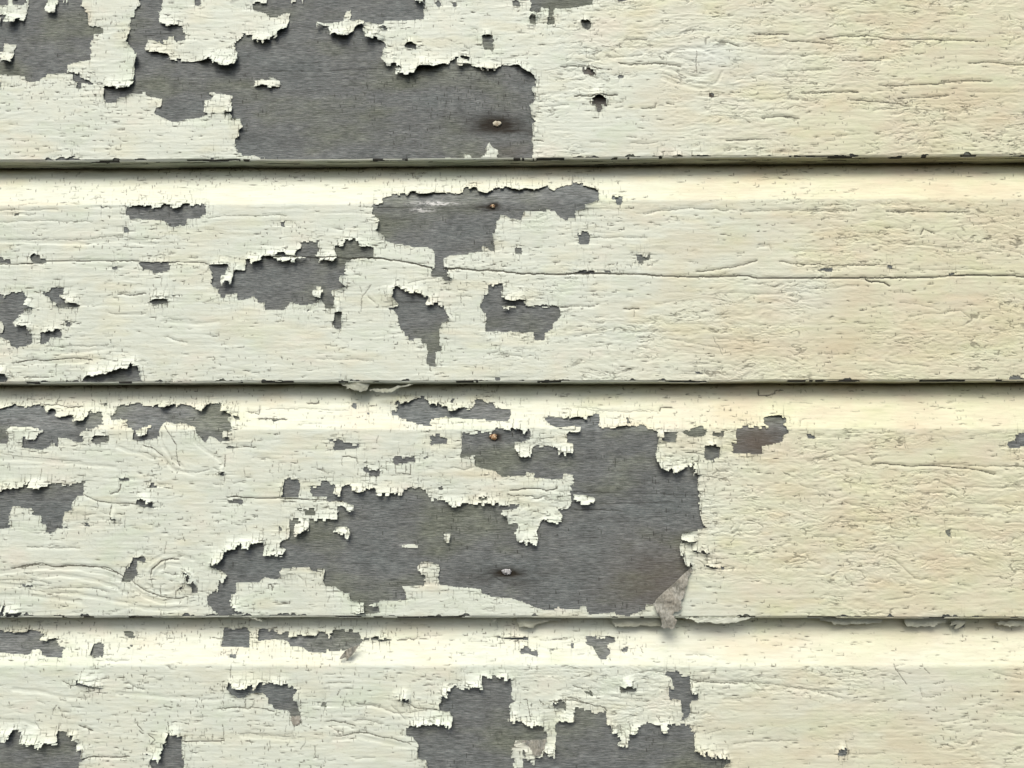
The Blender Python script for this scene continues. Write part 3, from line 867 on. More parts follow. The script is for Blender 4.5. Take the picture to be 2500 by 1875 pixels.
B-50 1876 155 52 0.3
B1246 2245 23 23 1
S-553 1534 124 13 1.6
S-632 1491 67 13 1.5
S-719 -642 65 10 0.5
S-872 1595 52 8 0.3
W1 -3203 2445 -3072 2442
W1 -1663 2431 -1258 2428 -1043 2434 -935 2439
W1 -666 2426 -505 2419 -264 2423
W0.6 -1529 2480 -1205 2486 -936 2489
W1 -924 1506 -447 1498 -209 1489 -51 1485 213 1484
W0.5 -923 1436 -579 1418
W1 330 -312 586 -325 841 -333 1096 -335
W0.8 176 -367 330 -378 534 -388 968 -376
W0.6 329 -476 584 -484 941 -469
W1 329 -426 584 -429 737 -439
W1 -233 -841 -157 -843 -106 -873
W0.7 -1213 -221 -697 -209 -568 -216
W0.5 -3281 -359 -2813 -365
W0.5 -3280 -397 -2890 -403
W0.5 -3320 895 -3187 889
W0.5 -1712 1155 -1500 1140
W0.6 -1179 873 -969 880
W0.7 -1634 1187 -973 1184
W1 -811 885 -628 889
W0.8 -235 882 27 868 288 859
W0.5 18 -1751 193 -1763
W0.5 -2393 194 -2131 180"""
rows = []
for l in DATA.split('\n'):
    if l: rows.append((l[0], [float(x) for x in l[1:].split()]))

rng = np.random.default_rng(7)
X0, X1, Z0, Z1 = -352.0, 337.0, -205.0, 300.0
RS = 0.25
NX, NZ = int((X1-X0)/RS), int((Z1-Z0)/RS)
def sm(t): t = np.clip(t, 0, 1); return t*t*(3-2*t)
def vnoise(x, z, sx, sz, seed, octs=3, gain=0.5):
    """smooth value noise, any array of mm coordinates, cell sizes sx, sz mm"""
    out = np.zeros(np.broadcast(x, z).shape, np.float32); a = 1.0; tot = 0
    r = np.random.default_rng(seed)
    for k in range(octs):
        T = r.random((256, 256)).astype(np.float32)
        u = np.asarray(x, np.float32)/sx*(2**k)+37.3*k+512; v = np.asarray(z, np.float32)/sz*(2**k)+91.7*k+512
        ui = np.floor(u).astype(np.int32); vi = np.floor(v).astype(np.int32)
        fu = sm(u-ui); fv = sm(v-vi); ui &= 255; vi &= 255; u1 = (ui+1) & 255; v1 = (vi+1) & 255
        out += a*((T[vi, ui]*(1-fu)+T[vi, u1]*fu)*(1-fv)+(T[v1, ui]*(1-fu)+T[v1, u1]*fu)*fv)
        tot += a; a *= gain
    return out/tot
def fill(M, c, val):
    x = (np.array(c[0::2])*0.1-X0)/RS; z = (np.array(c[1::2])*0.1-Z0)/RS
    x2, z2 = np.roll(x, -1), np.roll(z, -1)
    for j in range(max(0, int(z.min())), min(NZ-1, int(z.max())+1)+1):
        y = j+0.5; m = (z <= y) != (z2 <= y)
        if not m.any(): continue
        xs = np.sort(x[m]+(y-z[m])/(z2[m]-z[m])*(x2[m]-x[m]))
        for a, b in zip(xs[0::2], xs[1::2]):
            a, b = max(0, int(round(a))), min(NX, int(round(b)))
            if b > a: M[j, a:b] = val
B = np.zeros((NZ, NX), bool)                # True = bare wood
for kind, val in (('-', True), ('+', False), ('=', True)):
    for k, c in rows:
        if k == kind: fill(B, c, val)

# paint breaks off in small square chips: snap the outlines to rows of little bricks
gz, gx = np.mgrid[0:NZ, 0:NX]
XX = (X0+(gx[0]+.5)*RS).astype(np.float32); ZZ = (Z0+(gz[:, 0]+.5)*RS).astype(np.float32)
def bricks(hmin, hmax, wmin, wmax, seed, wav=1.2):
    r = np.random.default_rng(seed); hb = [0]
    while hb[-1] < NZ+40: hb.append(hb[-1]+r.uniform(hmin, hmax)/RS)
    hb = np.array(hb); krow = np.searchsorted(hb, np.arange(NZ+80), 'right')-1
    cols = np.zeros((len(hb), NX), np.int32); cid = np.zeros((len(hb), NX), np.int32); n = 0
    for k in range(len(hb)):
        wb = np.cumsum(r.uniform(wmin, wmax, int(NX*RS/wmin)+3))/RS - wmax/RS
        i = np.searchsorted(wb, np.arange(NX), 'right')
        cen = (wb[np.clip(i, 1, None)-1]+wb[i])/2
        cols[k] = np.clip(cen, 0, NX-1); cid[k] = n+i; n += i.max()+2
    wz = (vnoise(XX[None, :], ZZ[::8, None], 22, 14, seed+1, 3)-0.5)*2*wav/RS
    wz = np.repeat(wz, 8, 0)[:NZ]
    K = krow[np.clip(gz+wz+20, 0, NZ+79).astype(np.int32)]
    zc = np.clip((hb[K]+(hb[np.minimum(K+1, len(hb)-1)]))/2-wz-20, 0, NZ-1).astype(np.int32)
    return K, zc, cols[K, gx], cid[K, gx]
K_, zc, xc, _ = bricks(0.5, 1.3, 0.6, 1.9, 11)
snap = B[zc, xc]
wxx = ((vnoise(XX[None, :], ZZ[:, None], 1.7, 1.2, 6, 2)-.5)*1.1/RS).astype(np.int32); wzz = ((vnoise(XX[None, :], ZZ[:, None], 1.5, 1.5, 8, 2)-.5)*.9/RS).astype(np.int32)
warp = B[np.clip(gz+wzz, 0, NZ-1), np.clip(gx+wxx, 0, NX-1)]
B = np.where(vnoise(XX[None, :], ZZ[:, None], 9, 6, 5, 2) > 0.52, snap, warp)
# square teeth and bites along the broken edges
_, _, _, TID = bricks(7, 12, 1.4, 3.6, 67, .5)
def run(Bm, ax, rev):
    A = np.moveaxis(Bm, ax, 0); A = A[::-1] if rev else A
    out = np.full(A.shape, 60, np.float32); cur = np.full(A.shape[1], 60.0, np.float32)
    for i in range(A.shape[0]):
        cur = np.where(A[i], 0, np.minimum(cur+RS, 60)); out[i] = cur
    out = out[::-1] if rev else out
    return np.moveaxis(out, 0, ax)
tr = rng.random(TID.max()+1).astype(np.float32)[TID]
up_ = run(~B, 0, True)                       # bare: how far to the paint above
dn_b = run(B, 0, False)                      # paint: how far to bare wood below
B = (B & ~(up_ < np.clip((tr-.55)*4.0, 0, 1.3))) | (~B & (dn_b < np.clip((.32-tr)*4.0, 0, 1.0)))
_, zcc, xcc, CID = bricks(2.0, 5.0, 2.2, 7.0, 23, 1.6)
chip = rng.random(CID.max()+1).astype(np.float32)[CID]
vedge = np.zeros((NZ, NX), bool); vedge[:, 1:] = CID[:, 1:] != CID[:, :-1]

# distances (mm) from each painted spot to bare wood: below, above, to the sides
def run(Bm, ax, rev):
    A = np.moveaxis(Bm, ax, 0); A = A[::-1] if rev else A
    out = np.full(A.shape, 60, np.float32); cur = np.full(A.shape[1], 60.0, np.float32)
    for i in range(A.shape[0]):
        cur = np.where(A[i], 0, np.minimum(cur+RS, 60)); out[i] = cur
    out = out[::-1] if rev else out
    return np.moveaxis(out, 0, ax)
dd, du = run(B, 0, False), run(B, 0, True)
dl, dr = run(B, 1, False), run(B, 1, True)
ds = np.minimum(dl, dr)
dn = np.minimum(np.minimum(dd, du), ds)

# lifted edges
def boxx(a, k):
    c = np.cumsum(np.pad(a, ((0, 0), (k+1, k)), mode='edge'), 1); return ((c[:, 2*k+1:]-c[:, :-2*k-1])/(2*k+1)).astype(np.float32)
def boxz(a, k):
    c = np.cumsum(np.pad(a, ((k+1, k), (0, 0)), mode='edge'), 0); return ((c[2*k+1:]-c[:-2*k-1])/(2*k+1)).astype(np.float32)
dds = boxx(boxx(np.minimum(dd, 14), 6), 5); dss = boxz(boxz(np.minimum(ds, 14), 3), 3); dus = boxx(boxx(np.minimum(du, 14), 3), 3)
LF = np.zeros((NZ, NX), np.float32)
for k, c in rows:
    if k != 'L': continue
    x, z, R_, h = c[0]*.1, c[1]*.1, c[2]*.1*1.1, c[3]
    i0, i1 = int((x-2.2*R_-X0)/RS), int((x+2.2*R_-X0)/RS); j0, j1 = int((z-2.2*R_-Z0)/RS), int((z+2.2*R_-Z0)/RS)
    i0, j0 = max(i0, 0), max(j0, 0)
    if i1 <= i0 or j1 <= j0: continue
    sx, sz = XX[i0:i1][None, :], ZZ[j0:j1][:, None]
    g = h*np.exp(-(((sx-x)/R_)**2+((sz-z)/(R_*.9))**2)**1.3)
    LF[j0:j1, i0:i1] = np.maximum(LF[j0:j1, i0:i1], g)
left = sm((60-XX)/160)[None, :]
gen = (0.18+0.62*vnoise(XX[None, :], ZZ[:, None], 14, 9, 31, 2)**1.5)*(0.55+0.45*left)
A = np.maximum(gen, LF)*(0.8+0.4*chip)
Wd = 1.5+1.15*np.maximum(gen, LF)
H = A*np.exp(-dds/Wd) + 0.22*A*np.exp(-dus/1.3) + 0.30*A*np.exp(-dss/1.8)
H += 0.28*LF*np.exp(-dn/6.0)
r2_ = rng.normal(0, 1, CID.max()+1).astype(np.float32)[CID]; r3_ = rng.random(CID.max()+1).astype(np.float32)[CID]
tl = np.exp(-dn/5.0)*np.clip(.35+LF*.4, 0, 1)
H += tl*((.08*r2_)*(gx-xcc)*RS + .16*r3_*(zcc-gz)*RS*1.0 + .12*r3_)
H = np.clip(H, 0, 5)

# cracks: traced ones and short random ones
HC = np.zeros((NZ, NX), np.float32); CR = np.zeros((NZ, NX), np.float32); SP = np.zeros((NZ, NX), np.float32); LP = np.zeros((NZ, NX), np.float32)
def stroke(buf, xs, zs, a, lip=None, la=0.0):
    i = ((xs-X0)/RS).astype(int); j = ((zs-Z0)/RS).astype(int)
    m = (i > 0) & (i < NX-1) & (j > 1) & (j < NZ-2); i, j = i[m], j[m]
    a = np.broadcast_to(a, xs.shape)[m]
    np.maximum.at(buf, (j, i), a)
    if lip is not None: np.maximum.at(lip, (j+1, i), a*la)
def wander(n, amp, seed, step=6):
    r = np.random.default_rng(seed); c = np.cumsum(r.normal(0, amp, n//step+3)); c -= np.linspace(0, c[-1], len(c))
    t = np.arange(n)/step; i = t.astype(int)
    return c[i] if r.random() < .5 else c[i]*(1-(t-i))+c[i+1]*(t-i)
q = 0
for k, c in rows:                             # soft folds of the grain round the knots
    if k != 'G': continue
    p = np.array(c[1:])*.1; px, pz = p[0::2], p[1::2]
    s = np.concatenate([[0], np.cumsum(np.hypot(np.diff(px), np.diff(pz)))]); t = np.linspace(0, s[-1], int(s[-1]/.12)+2)
    for w_ in (0, RS, -RS): stroke(HC, np.interp(t, s, px), np.interp(t, s, pz)+w_+(vnoise(t, 0*t, 5, 1, 99, 2)-.5)*1.0, c[0]*(.6+.8*vnoise(t, 0*t, 7, 1, 98, 2)))
for k, c in rows:
    if k not in 'KW': continue
    q += 1; p = np.array(c[1:])*.1; px, pz = p[0::2], p[1::2]
    seg = np.hypot(np.diff(px), np.diff(pz)); s = np.concatenate([[0], np.cumsum(seg)]); n = int(s[-1]/0.12)+2
    t = np.linspace(0, s[-1], n); x, z = np.interp(t, s, px), np.interp(t, s, pz)
    hor = abs(px[-1]-px[0]) > abs(pz[-1]-pz[0])
    wv = wander(n, 0.22, q, 9)
    wv = np.clip(wv, -.7, .7)
    if k == 'K':
        gap = np.clip(0.55+1.1*vnoise(t, t*0+q, 6, 1, q, 2), 0, 1)
        if hor: stroke(CR, x, z+wv, c[0]*gap*(1 if c[0] > .7 else .75), LP, 0.9); stroke(HC, x, z+wv, 1.6*c[0]+0*gap)
        else: stroke(CR, x+wv, z, c[0]*gap)
        if c[0] >= .8 and hor: stroke(CR, x+RS, z+wv-RS*.7, c[0]*gap)
        if c[0] >= 1:
            stroke(SP, x, z+wv, 1.0+0*gap); stroke(SP, x, z+wv-RS, 1.0+0*gap); stroke(SP, x, z+wv-2*RS, gap); stroke(SP, x, z+wv+RS, .8*gap); stroke(LP, x, z+wv+2*RS, 1.2+0*gap)
    else:
        stroke(SP, x, z+wv*.5, c[0]*np.clip(1.8*vnoise(t, t*0+q, 9, 1, q, 2)-.1, 0, 1))
        stroke(SP, x, z+wv*.5+RS, .6*c[0]*np.clip(1.8*vnoise(t, t*0+q, 9, 1, q, 2)-.1, 0, 1))
# where small cracks crowd
dens = vnoise(XX[None, :], ZZ[:, None], 38, 16, 77, 3)
dens = np.clip((dens-.47)*6, 0.015, 1)*0.6 + 0.9*np.exp(-dn/7.0)
MIDS = None
def rnd_pts(n, seed, fld):
    r = np.random.default_rng(seed); i = r.integers(4, NX-4, n); j = r.integers(4, NZ-4, n)
    m = r.random(n) < fld[j, i]
    return XX[i[m]], ZZ[j[m]], r
xs, zs, r = rnd_pts(17000, 3, dens*(0.35+0.65*left))
for x, z in zip(xs, zs):                       # short upright cracks
    L_ = r.uniform(.6, 2.2); n = int(L_/.15)+2; t = np.linspace(0, 1, n)
    lean = r.normal(0, .14)
    stroke(CR, x+lean*L_*t+r.normal(0, .05, n), z-L_*t, r.uniform(.35, 1.0)*np.sin(np.pi*(t*.8+.15)))
r = np.random.default_rng(12)
for zc0, x0_, x1_ in ((182.5-13, -345, 60), (37-11, -340, 110), (-108.5-11, -335, 80)):      # rows of upright cracks under the laps
    x = x0_
    while x < x1_:
        x += r.uniform(1.2, 5.5)*(1 if x < 0 else 1.5); L_ = r.uniform(.8, 2.6); z = zc0+r.normal(0, 2.6); n = int(L_/.12)+2; t = np.linspace(0, 1, n)
        stroke(CR, x+r.normal(0, .25)*t+r.normal(0, .04, n), z-L_*t, r.uniform(.3, .95)*np.sin(np.pi*(t*.8+.15)))
xs, zs, r = rnd_pts(16000, 4, np.clip(dens*.85+.05+.12*sm((XX[None, :]-20)/100), 0, 1))
for x, z in zip(xs, zs):                       # cracks along the grain, upper lip standing proud
    L_ = r.uniform(1.0, 3.2)**1.5; n = int(L_/.12)+3; t = np.linspace(0, 1, n)
    wv = np.clip(wander(n, .12, int(x*1000) & 65535, 7), -.8, .8)
    a = r.uniform(.25, .95)
    zz_ = z+wv+r.normal(0, .05)*L_*t*.3; e_ = np.sin(np.pi*(t*.9+.05))
    stroke(CR, x+L_*t, zz_, a*e_, LP, r.uniform(.5, 1.3)); L_ > 3 and stroke(HC, x+L_*t, zz_, a*e_)
    if r.random() < .35: m2 = int(r.uniform(.5, 1.5)/.15)+1; tt = np.linspace(0, 1, m2); stroke(CR, x+L_+0*tt, zz_[-1]+tt*m2*.15, a*.9+0*tt)
# chip borders that have opened near the lost paint
rr = rng.random(CID.max()+1).astype(np.float32)[CID]
CR = np.maximum(CR, vedge*(rr > .42)*np.clip(1.4*np.exp(-dn/4.5), 0, 1)*np.clip(.35+.5*LF+gen*.5, 0, .9))
CRd = CR.copy(); CRd[:, 1:] = np.maximum(CRd[:, 1:], CR[:, :-1]*.6); CR = CRd.copy(); CR[1:] = np.maximum(CR[1:], CRd[:-1]*.6)
CR[B] = 0
# raise the paint just above each crack along the grain
ridge = np.zeros_like(LP); cur = np.zeros(NX, np.float32)
for j in range(NZ):
    cur = np.maximum(cur*0.80, LP[j]); ridge[j] = cur
for _ in range(2):
    ridge[:, 1:-1] = (ridge[:, 2:]+ridge[:, :-2]+2*ridge[:, 1:-1])/4
nb_ = np.exp(-dn/9.0)
H += 0.42*ridge*(~B)*np.clip(nb_+.15*left+.1, 0, 1)
G_ = boxz(boxz(boxx(HC, 3), 3), 3)
H += .5*(1-np.exp(-dn/5.0))*(~B)
H -= np.minimum(1.7*G_, .32)*(1-.7*nb_)*(~B)
# wood ticks left by the paint's cracks
TK = np.zeros_like(SP)
xs, zs, r = rnd_pts(34000, 9, np.clip(vnoise(XX[None, :], ZZ[:, None], 25, 14, 15, 2)*3-1.65+1.1*np.exp(-((XX[None, :]+70)/60)**2-((ZZ[:, None]-230)/26)**2), 0, 1))
for x, z in zip(xs, zs):
    if r.random() < .6:
        L_ = r.uniform(.7, 2.4); n = int(L_/.2)+2; t = np.linspace(0, 1, n); stroke(TK, x+0*t, z-L_*t, r.uniform(.3, 1)+0*t)
    else:
        L_ = r.uniform(.6, 3.0); n = int(L_/.2)+2; t = np.linspace(0, 1, n); stroke(TK, x+L_*t, z+0*t, r.uniform(.15, .6)+0*t)

def blobs(kind):
    F = np.zeros((NZ, NX), np.float32)
    wx = (vnoise(XX[None, :], ZZ[:, None], 6, 2.5, 41, 3)-.5)*6; 
    for k, c in rows:
        if k != kind: continue
        x, z, a, b, s = c[0]*.1, c[1]*.1, c[2]*.1, c[3]*.1, c[4]
        g = s*np.exp(-(((XX[None, :]-x+wx)/a)**2+((ZZ[:, None]-z+wx*.25)/b)**2))
        F = np.maximum(F, g)
    return F
TK[:, 1:] = np.maximum(TK[:, 1:], TK[:, :-1]*.9); TK[1:] = np.maximum(TK[1:], TK[:-1]*.9)
DK, BR, SCF = blobs('D'), blobs('B'), blobs('S')

def xedge(z): return np.interp(z, [-205, 38, 300], [-319, -331, -345]), np.interp(z, [-205, 38, 300], [303, 316, 329.5])
def look(x, z):
    """wall coordinates (mm) -> indices into the maps; beyond the traced stretch the pattern runs on, mirrored"""
    z = np.where(z > 292, 584-z, z); z = np.where(z < -199, -398-z, z)
    xl, xr = xedge(z)
    x = np.where(x < xl, 2*xl-x, x); x = np.where(x > xr, 2*xr-x, x)
    return np.clip((z-Z0)/RS, 0, NZ-1).astype(np.int32), np.clip((x-X0)/RS, 0, NX-1).astype(np.int32)

# ---------------- materials ----------------
def mat(name): 
    m = bpy.data.materials.new(name); m.use_nodes = True; n = m.node_tree
    return m, n, n.nodes['Principled BSDF']
def N(n, t, **kw):
    x = n.nodes.new(t)
    for k, v in kw.items(): setattr(x, k, v)
    return x
def noise(n, vec, scale, detail=4, rough=.55):
    x = N(n, 'ShaderNodeTexNoise'); x.inputs['Scale'].default_value = scale; x.inputs['Detail'].default_value = detail; x.inputs['Roughness'].default_value = rough
    n.links.new(vec, x.inputs['Vector']); return x.outputs['Fac']
def mapped(n, sc):
    tc = N(n, 'ShaderNodeNewGeometry'); mp = N(n, 'ShaderNodeMapping'); mp.inputs['Scale'].default_value = sc
    n.links.new(tc.outputs['Position'], mp.inputs['Vector']); return mp.outputs[0]
def ramp(n, fac, stops):
    x = N(n, 'ShaderNodeValToRGB'); e = x.color_ramp.elements
    while len(e) < len(stops): e.new(.5)
    for a, (p, c) in zip(e, stops): a.position = p; a.color = (*c, 1)
    n.links.new(fac, x.inputs[0]); return x.outputs[0]
def mix(n, a, b, fac, mode='MIX'):
    x = N(n, 'ShaderNodeMix', data_type='RGBA', blend_type=mode)
    for s, v in ((6, a), (7, b), (0, fac)):
        if hasattr(v, 'links') or isinstance(v, bpy.types.NodeSocket): n.links.new(v, x.inputs[s])
        else: x.inputs[s].default_value = (*v, 1) if isinstance(v, tuple) else v
    return x.outputs[2]
def attr(n, name):
    x = N(n, 'ShaderNodeAttribute'); x.attribute_name = name; return x.outputs['Fac']
def mul(n, a, k, add=0.0, clamp=False):
    x = N(n, 'ShaderNodeMath', operation='MULTIPLY_ADD'); x.use_clamp = clamp; n.links.new(a, x.inputs[0]); x.inputs[1].default_value = k; x.inputs[2].default_value = add; return x.outputs[0]
def bump(n, h, bs, dist, strength=1.0, prev=None):
    x = N(n, 'ShaderNodeBump'); x.inputs['Distance'].default_value = dist; x.inputs['Strength'].default_value = strength
    n.links.new(h, x.inputs['Height'])
    if prev is not None: n.links.new(prev, x.inputs['Normal'])
    return x.outputs[0]

PAINT, n, bs = mat('cream_paint')
v1 = mapped(n, (1, 1, 1.8)); vs = mapped(n, (60, 60, 600)); vf = mapped(n, (1, 1, 1))
base = ramp(n, noise(n, v1, 26, 4), [(.32, (.575, .63, .515)), (.46, (.605, .645, .555)), (.58, (.62, .65, .545)), (.70, (.645, .64, .54))])
yel = ramp(n, noise(n, v1, 34, 4), [(.32, (.575, .585, .39)), (.45, (.62, .61, .43)), (.55, (.61, .58, .415)), (.68, (.605, .55, .40))])
c1 = mix(n, base, yel, attr(n, 'yellow'))
c1 = mix(n, c1, (.56, .475, .31), attr(n, 'ochre'))
c1 = mix(n, c1, (.62, .66, .60), attr(n, 'chalk'))
fine = ramp(n, noise(n, vs, 1.0, 4, .6), [(.35, (.90, .90, .88)), (.6, (1, 1, 1))])
c1 = mix(n, c1, fine, 1.0, 'MULTIPLY')
grime = ramp(n, noise(n, mapped(n, (220, 220, 500)), 1.0, 5, .7), [(.28, (.55, .53, .45)), (.40, (1, 1, 1))])
c1 = mix(n, c1, grime, .55, 'MULTIPLY')
c1 = mix(n, c1, (.075, .070, .048), mul(n, attr(n, 'crack'), 1.1, 0, True))
c1 = mix(n, c1, (.07, .066, .030), attr(n, 'darken'))  # paints in the underside shade; also darkens strip tops and loose pieces
n.links.new(c1, bs.inputs['Base Color']); bs.inputs['Roughness'].default_value = .55; bs.inputs['Specular IOR Level'].default_value = .35
b1 = bump(n, noise(n, mapped(n, (250, 250, 900)), 1.0, 5, .65), bs, .00022, .55)
n.links.new(bump(n, noise(n, vf, 4200, 2), bs, .00004, .6, b1), bs.inputs['Normal'])

WOOD, n, bs = mat('weathered_wood')
g = noise(n, mapped(n, (170, 170, 1900)), 1.0, 8, .72)
c1 = ramp(n, g, [(.34, (.050, .055, .052)), (.5, (.138, .147, .140)), (.66, (.262, .275, .262))])
tint = ramp(n, noise(n, mapped(n, (1, 1, 2.2)), 14, 3), [(.34, (.96, 1.0, 1.01)), (.5, (1, 1, 1)), (.64, (1.03, 1.05, .88))])
c1 = mix(n, c1, tint, 1.0, 'MULTIPLY')
blot = ramp(n, noise(n, mapped(n, (60, 60, 110)), 1.0, 5, .7), [(.3, (.78, .78, .78)), (.62, (1.14, 1.14, 1.14))])
c1 = mix(n, c1, blot, 1.0, 'MULTIPLY')
strk = ramp(n, noise(n, mapped(n, (9, 9, 330)), 1.0, 4, .6), [(.34, (.88, .88, .88)), (.5, (1, 1, 1)), (.66, (1.09, 1.09, 1.09))])
c1 = mix(n, c1, strk, 1.0, 'MULTIPLY')
dl_ = ramp(n, noise(n, mapped(n, (35, 35, 1700)), 1.0, 3, .55), [(.33, (.45, .45, .45)), (.40, (1, 1, 1))])
c1 = mix(n, c1, dl_, .8, 'MULTIPLY')
hair = ramp(n, noise(n, mapped(n, (260, 260, 3000)), 1.0, 3, .6), [(.62, (0, 0, 0)), (.70, (1, 1, 1))])
c1 = mix(n, c1, (.36, .36, .34), mul(n, hair, .6))
c1 = mix(n, c1, (.10, .068, .042), mul(n, attr(n, 'brown'), .8))
c1 = mix(n, c1, (.035, .036, .03), attr(n, 'tick'))
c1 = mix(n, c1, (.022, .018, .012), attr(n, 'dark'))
c1 = mix(n, c1, (.012, .011, .009), attr(n, 'crack'))
sc = ramp(n, noise(n, mapped(n, (260, 260, 900)), 1.0, 4, .7), [(.47, (0, 0, 0)), (.53, (1, 1, 1))])
m_ = N(n, 'ShaderNodeMath', operation='MULTIPLY'); n.links.new(sc, m_.inputs[0]); n.links.new(attr(n, 'pale'), m_.inputs[1])
c1 = mix(n, c1, (.55, .55, .52), m_.outputs[0])
n.links.new(c1, bs.inputs['Base Color']); bs.inputs['Roughness'].default_value = .8; bs.inputs['Specular IOR Level'].default_value = .25
b1 = bump(n, g, bs, .00035, .8)
b1 = bump(n, noise(n, mapped(n, (200, 200, 3000)), 1.0, 4, .6), bs, .0002, .7, b1)
n.links.new(b1, bs.inputs['Normal'])

BACK, n, bs = mat('paint_underside')              # the back of a curled flake: grey wood fibre stuck to it
c1 = ramp(n, noise(n, mapped(n, (900, 900, 350)), 1.0, 5, .65), [(.34, (.19, .185, .15)), (.5, (.285, .28, .235)), (.66, (.38, .375, .325))])
pk = ramp(n, noise(n, mapped(n, (90, 90, 90)), 1.0, 2), [(.45, (1, 1, 1)), (.65, (1.03, .99, .96))])
c1 = mix(n, c1, pk, 1.0, 'MULTIPLY')
n.links.new(c1, bs.inputs['Base Color']); bs.inputs['Roughness'].default_value = .8
n.links.new(bump(n, noise(n, mapped(n, (1400, 1400, 500)), 1.0, 4, .7), bs, .0004, .9), bs.inputs['Normal'])

RUST, n, bs = mat('rusty_nail')
c1 = ramp(n, noise(n, mapped(n, (900, 900, 900)), 1.0, 4), [(.38, (.05, .02, .01)), (.48, (.30, .15, .06)), (.56, (.50, .38, .22)), (.68, (.52, .48, .36))])
n.links.new(c1, bs.inputs['Base Color']); bs.inputs['Roughness'].default_value = .7
PUTTY, n, bs = mat('nail_putty')
c1 = ramp(n, noise(n, mapped(n, (700, 700, 700)), 1.0, 4), [(.36, (.22, .17, .10)), (.48, (.44, .41, .30)), (.66, (.58, .55, .42))])
n.links.new(c1, bs.inputs['Base Color']); bs.inputs['Roughness'].default_value = .6
STEEL, n, bs = mat('chipped_nail')
c1 = ramp(n, noise(n, mapped(n, (800, 800, 1200)), 1.0, 4, .7), [(.38, (.04, .04, .04)), (.48, (.30, .30, .30)), (.60, (.62, .62, .60))])
n.links.new(c1, bs.inputs['Base Color']); bs.inputs['Roughness'].default_value = .5

# ---------------- mesh helpers ----------------
def link(name, V, Fq, m, parent=None, attrs=None, origin=(0, 0, 0), smooth=True):
    """V in mm (X, depth, Z) as an array; quads; one object"""
    V = np.asarray(V, np.float64)*.001 - np.array(origin)
    me = bpy.data.meshes.new(name); nv, nf = len(V), len(Fq)
    me.vertices.add(nv); me.vertices.foreach_set('co', V.astype(np.float32).ravel())
    me.loops.add(nf*4); me.loops.foreach_set('vertex_index', np.asarray(Fq, np.int32).ravel())
    me.polygons.add(nf); me.polygons.foreach_set('loop_start', np.arange(0, nf*4, 4, dtype=np.int32))
    me.polygons.foreach_set('use_smooth', np.full(nf, smooth))
    me.update(calc_edges=True)
    for k, a in (attrs or {}).items():
        at = me.attributes.new(k, 'FLOAT', 'POINT'); at.data.foreach_set('value', np.asarray(a, np.float32).ravel())
    me.materials.append(m)
    o = bpy.data.objects.new(name, me); COL.objects.link(o)
    if parent: o.parent = parent
    return o
def sheet(P, Nn, Q, A, th=0.2):
    """P (r,c,3) surface points, Nn (r,1|c,3) outward normals, Q (r-1,c-1) kept quads -> verts, quads, attrs with a thickness skirt along every edge"""
    r, c = P.shape[:2]; idx = np.arange(r*c).reshape(r, c)
    i, j = np.nonzero(Q)
    top = np.stack([idx[i, j], idx[i+1, j], idx[i+1, j+1], idx[i, j+1]], 1)
    E = []
    Qp = np.pad(Q, 1)
    up = np.nonzero(Qp[1:, 1:-1] & ~Qp[:-1, 1:-1]); E.append(np.stack([idx[up[0], up[1]], idx[up[0], up[1]+1]], 1))
    dn_ = np.nonzero(Qp[:-1, 1:-1] & ~Qp[1:, 1:-1]); E.append(np.stack([idx[dn_[0], dn_[1]+1], idx[dn_[0], dn_[1]]], 1))
    lf = np.nonzero(Qp[1:-1, 1:] & ~Qp[1:-1, :-1]); E.append(np.stack([idx[lf[0]+1, lf[1]], idx[lf[0], lf[1]]], 1))
    rt = np.nonzero(Qp[1:-1, :-1] & ~Qp[1:-1, 1:]); E.append(np.stack([idx[rt[0], rt[1]], idx[rt[0]+1, rt[1]]], 1))
    E = np.concatenate(E)
    Pf = P.reshape(-1, 3); Nf = np.broadcast_to(Nn, P.shape).reshape(-1, 3)
    used, inv = np.unique(top, return_inverse=True); top = inv.reshape(-1, 4)
    eu, einv = np.unique(E, return_inverse=True); einv = einv.reshape(-1, 2)
    n0, n1 = len(used), len(eu)
    V = np.concatenate([Pf[used], Pf[eu], Pf[eu]-Nf[eu]*th])
    sk = np.stack([einv[:, 0]+n0, einv[:, 1]+n0, einv[:, 1]+n0+n1, einv[:, 0]+n0+n1], 1)
    at = {k: np.concatenate([a.ravel()[used], a.ravel()[eu]*.5, a.ravel()[eu]*.5]) for k, a in A.items()}
    return V, np.concatenate([top, sk]), at
def label(Q):
    """connected pieces of a boolean grid, by runs"""
    par = []
    def find(a):
        while par[a] != a: par[a] = par[par[a]]; a = par[a]
        return a
    L = np.zeros(Q.shape, np.int32)-1; prev = []
    for i in range(Q.shape[0]):
        d = np.diff(np.concatenate([[0], Q[i].astype(np.int8), [0]])); st, en = np.nonzero(d == 1)[0], np.nonzero(d == -1)[0]
        curr = []; k = 0
        for s, e in zip(st, en):
            me = len(par); par.append(me)
            while k < len(prev) and prev[k][1] <= s: k += 1
            m = k
            while m < len(prev) and prev[m][0] < e:
                a, b = find(prev[m][2]), find(me); par[max(a, b)] = min(a, b); m += 1
            L[i, s:e] = me; curr.append((s, e, me))
        prev = curr
    f = np.array([find(a) for a in range(len(par))]+[-1]); return f[L]

# ---------------- boards ----------------
EXPO, STRIP, DEEP = 145.5, 29.0, 13.0
def line(u): return np.array(u, float)
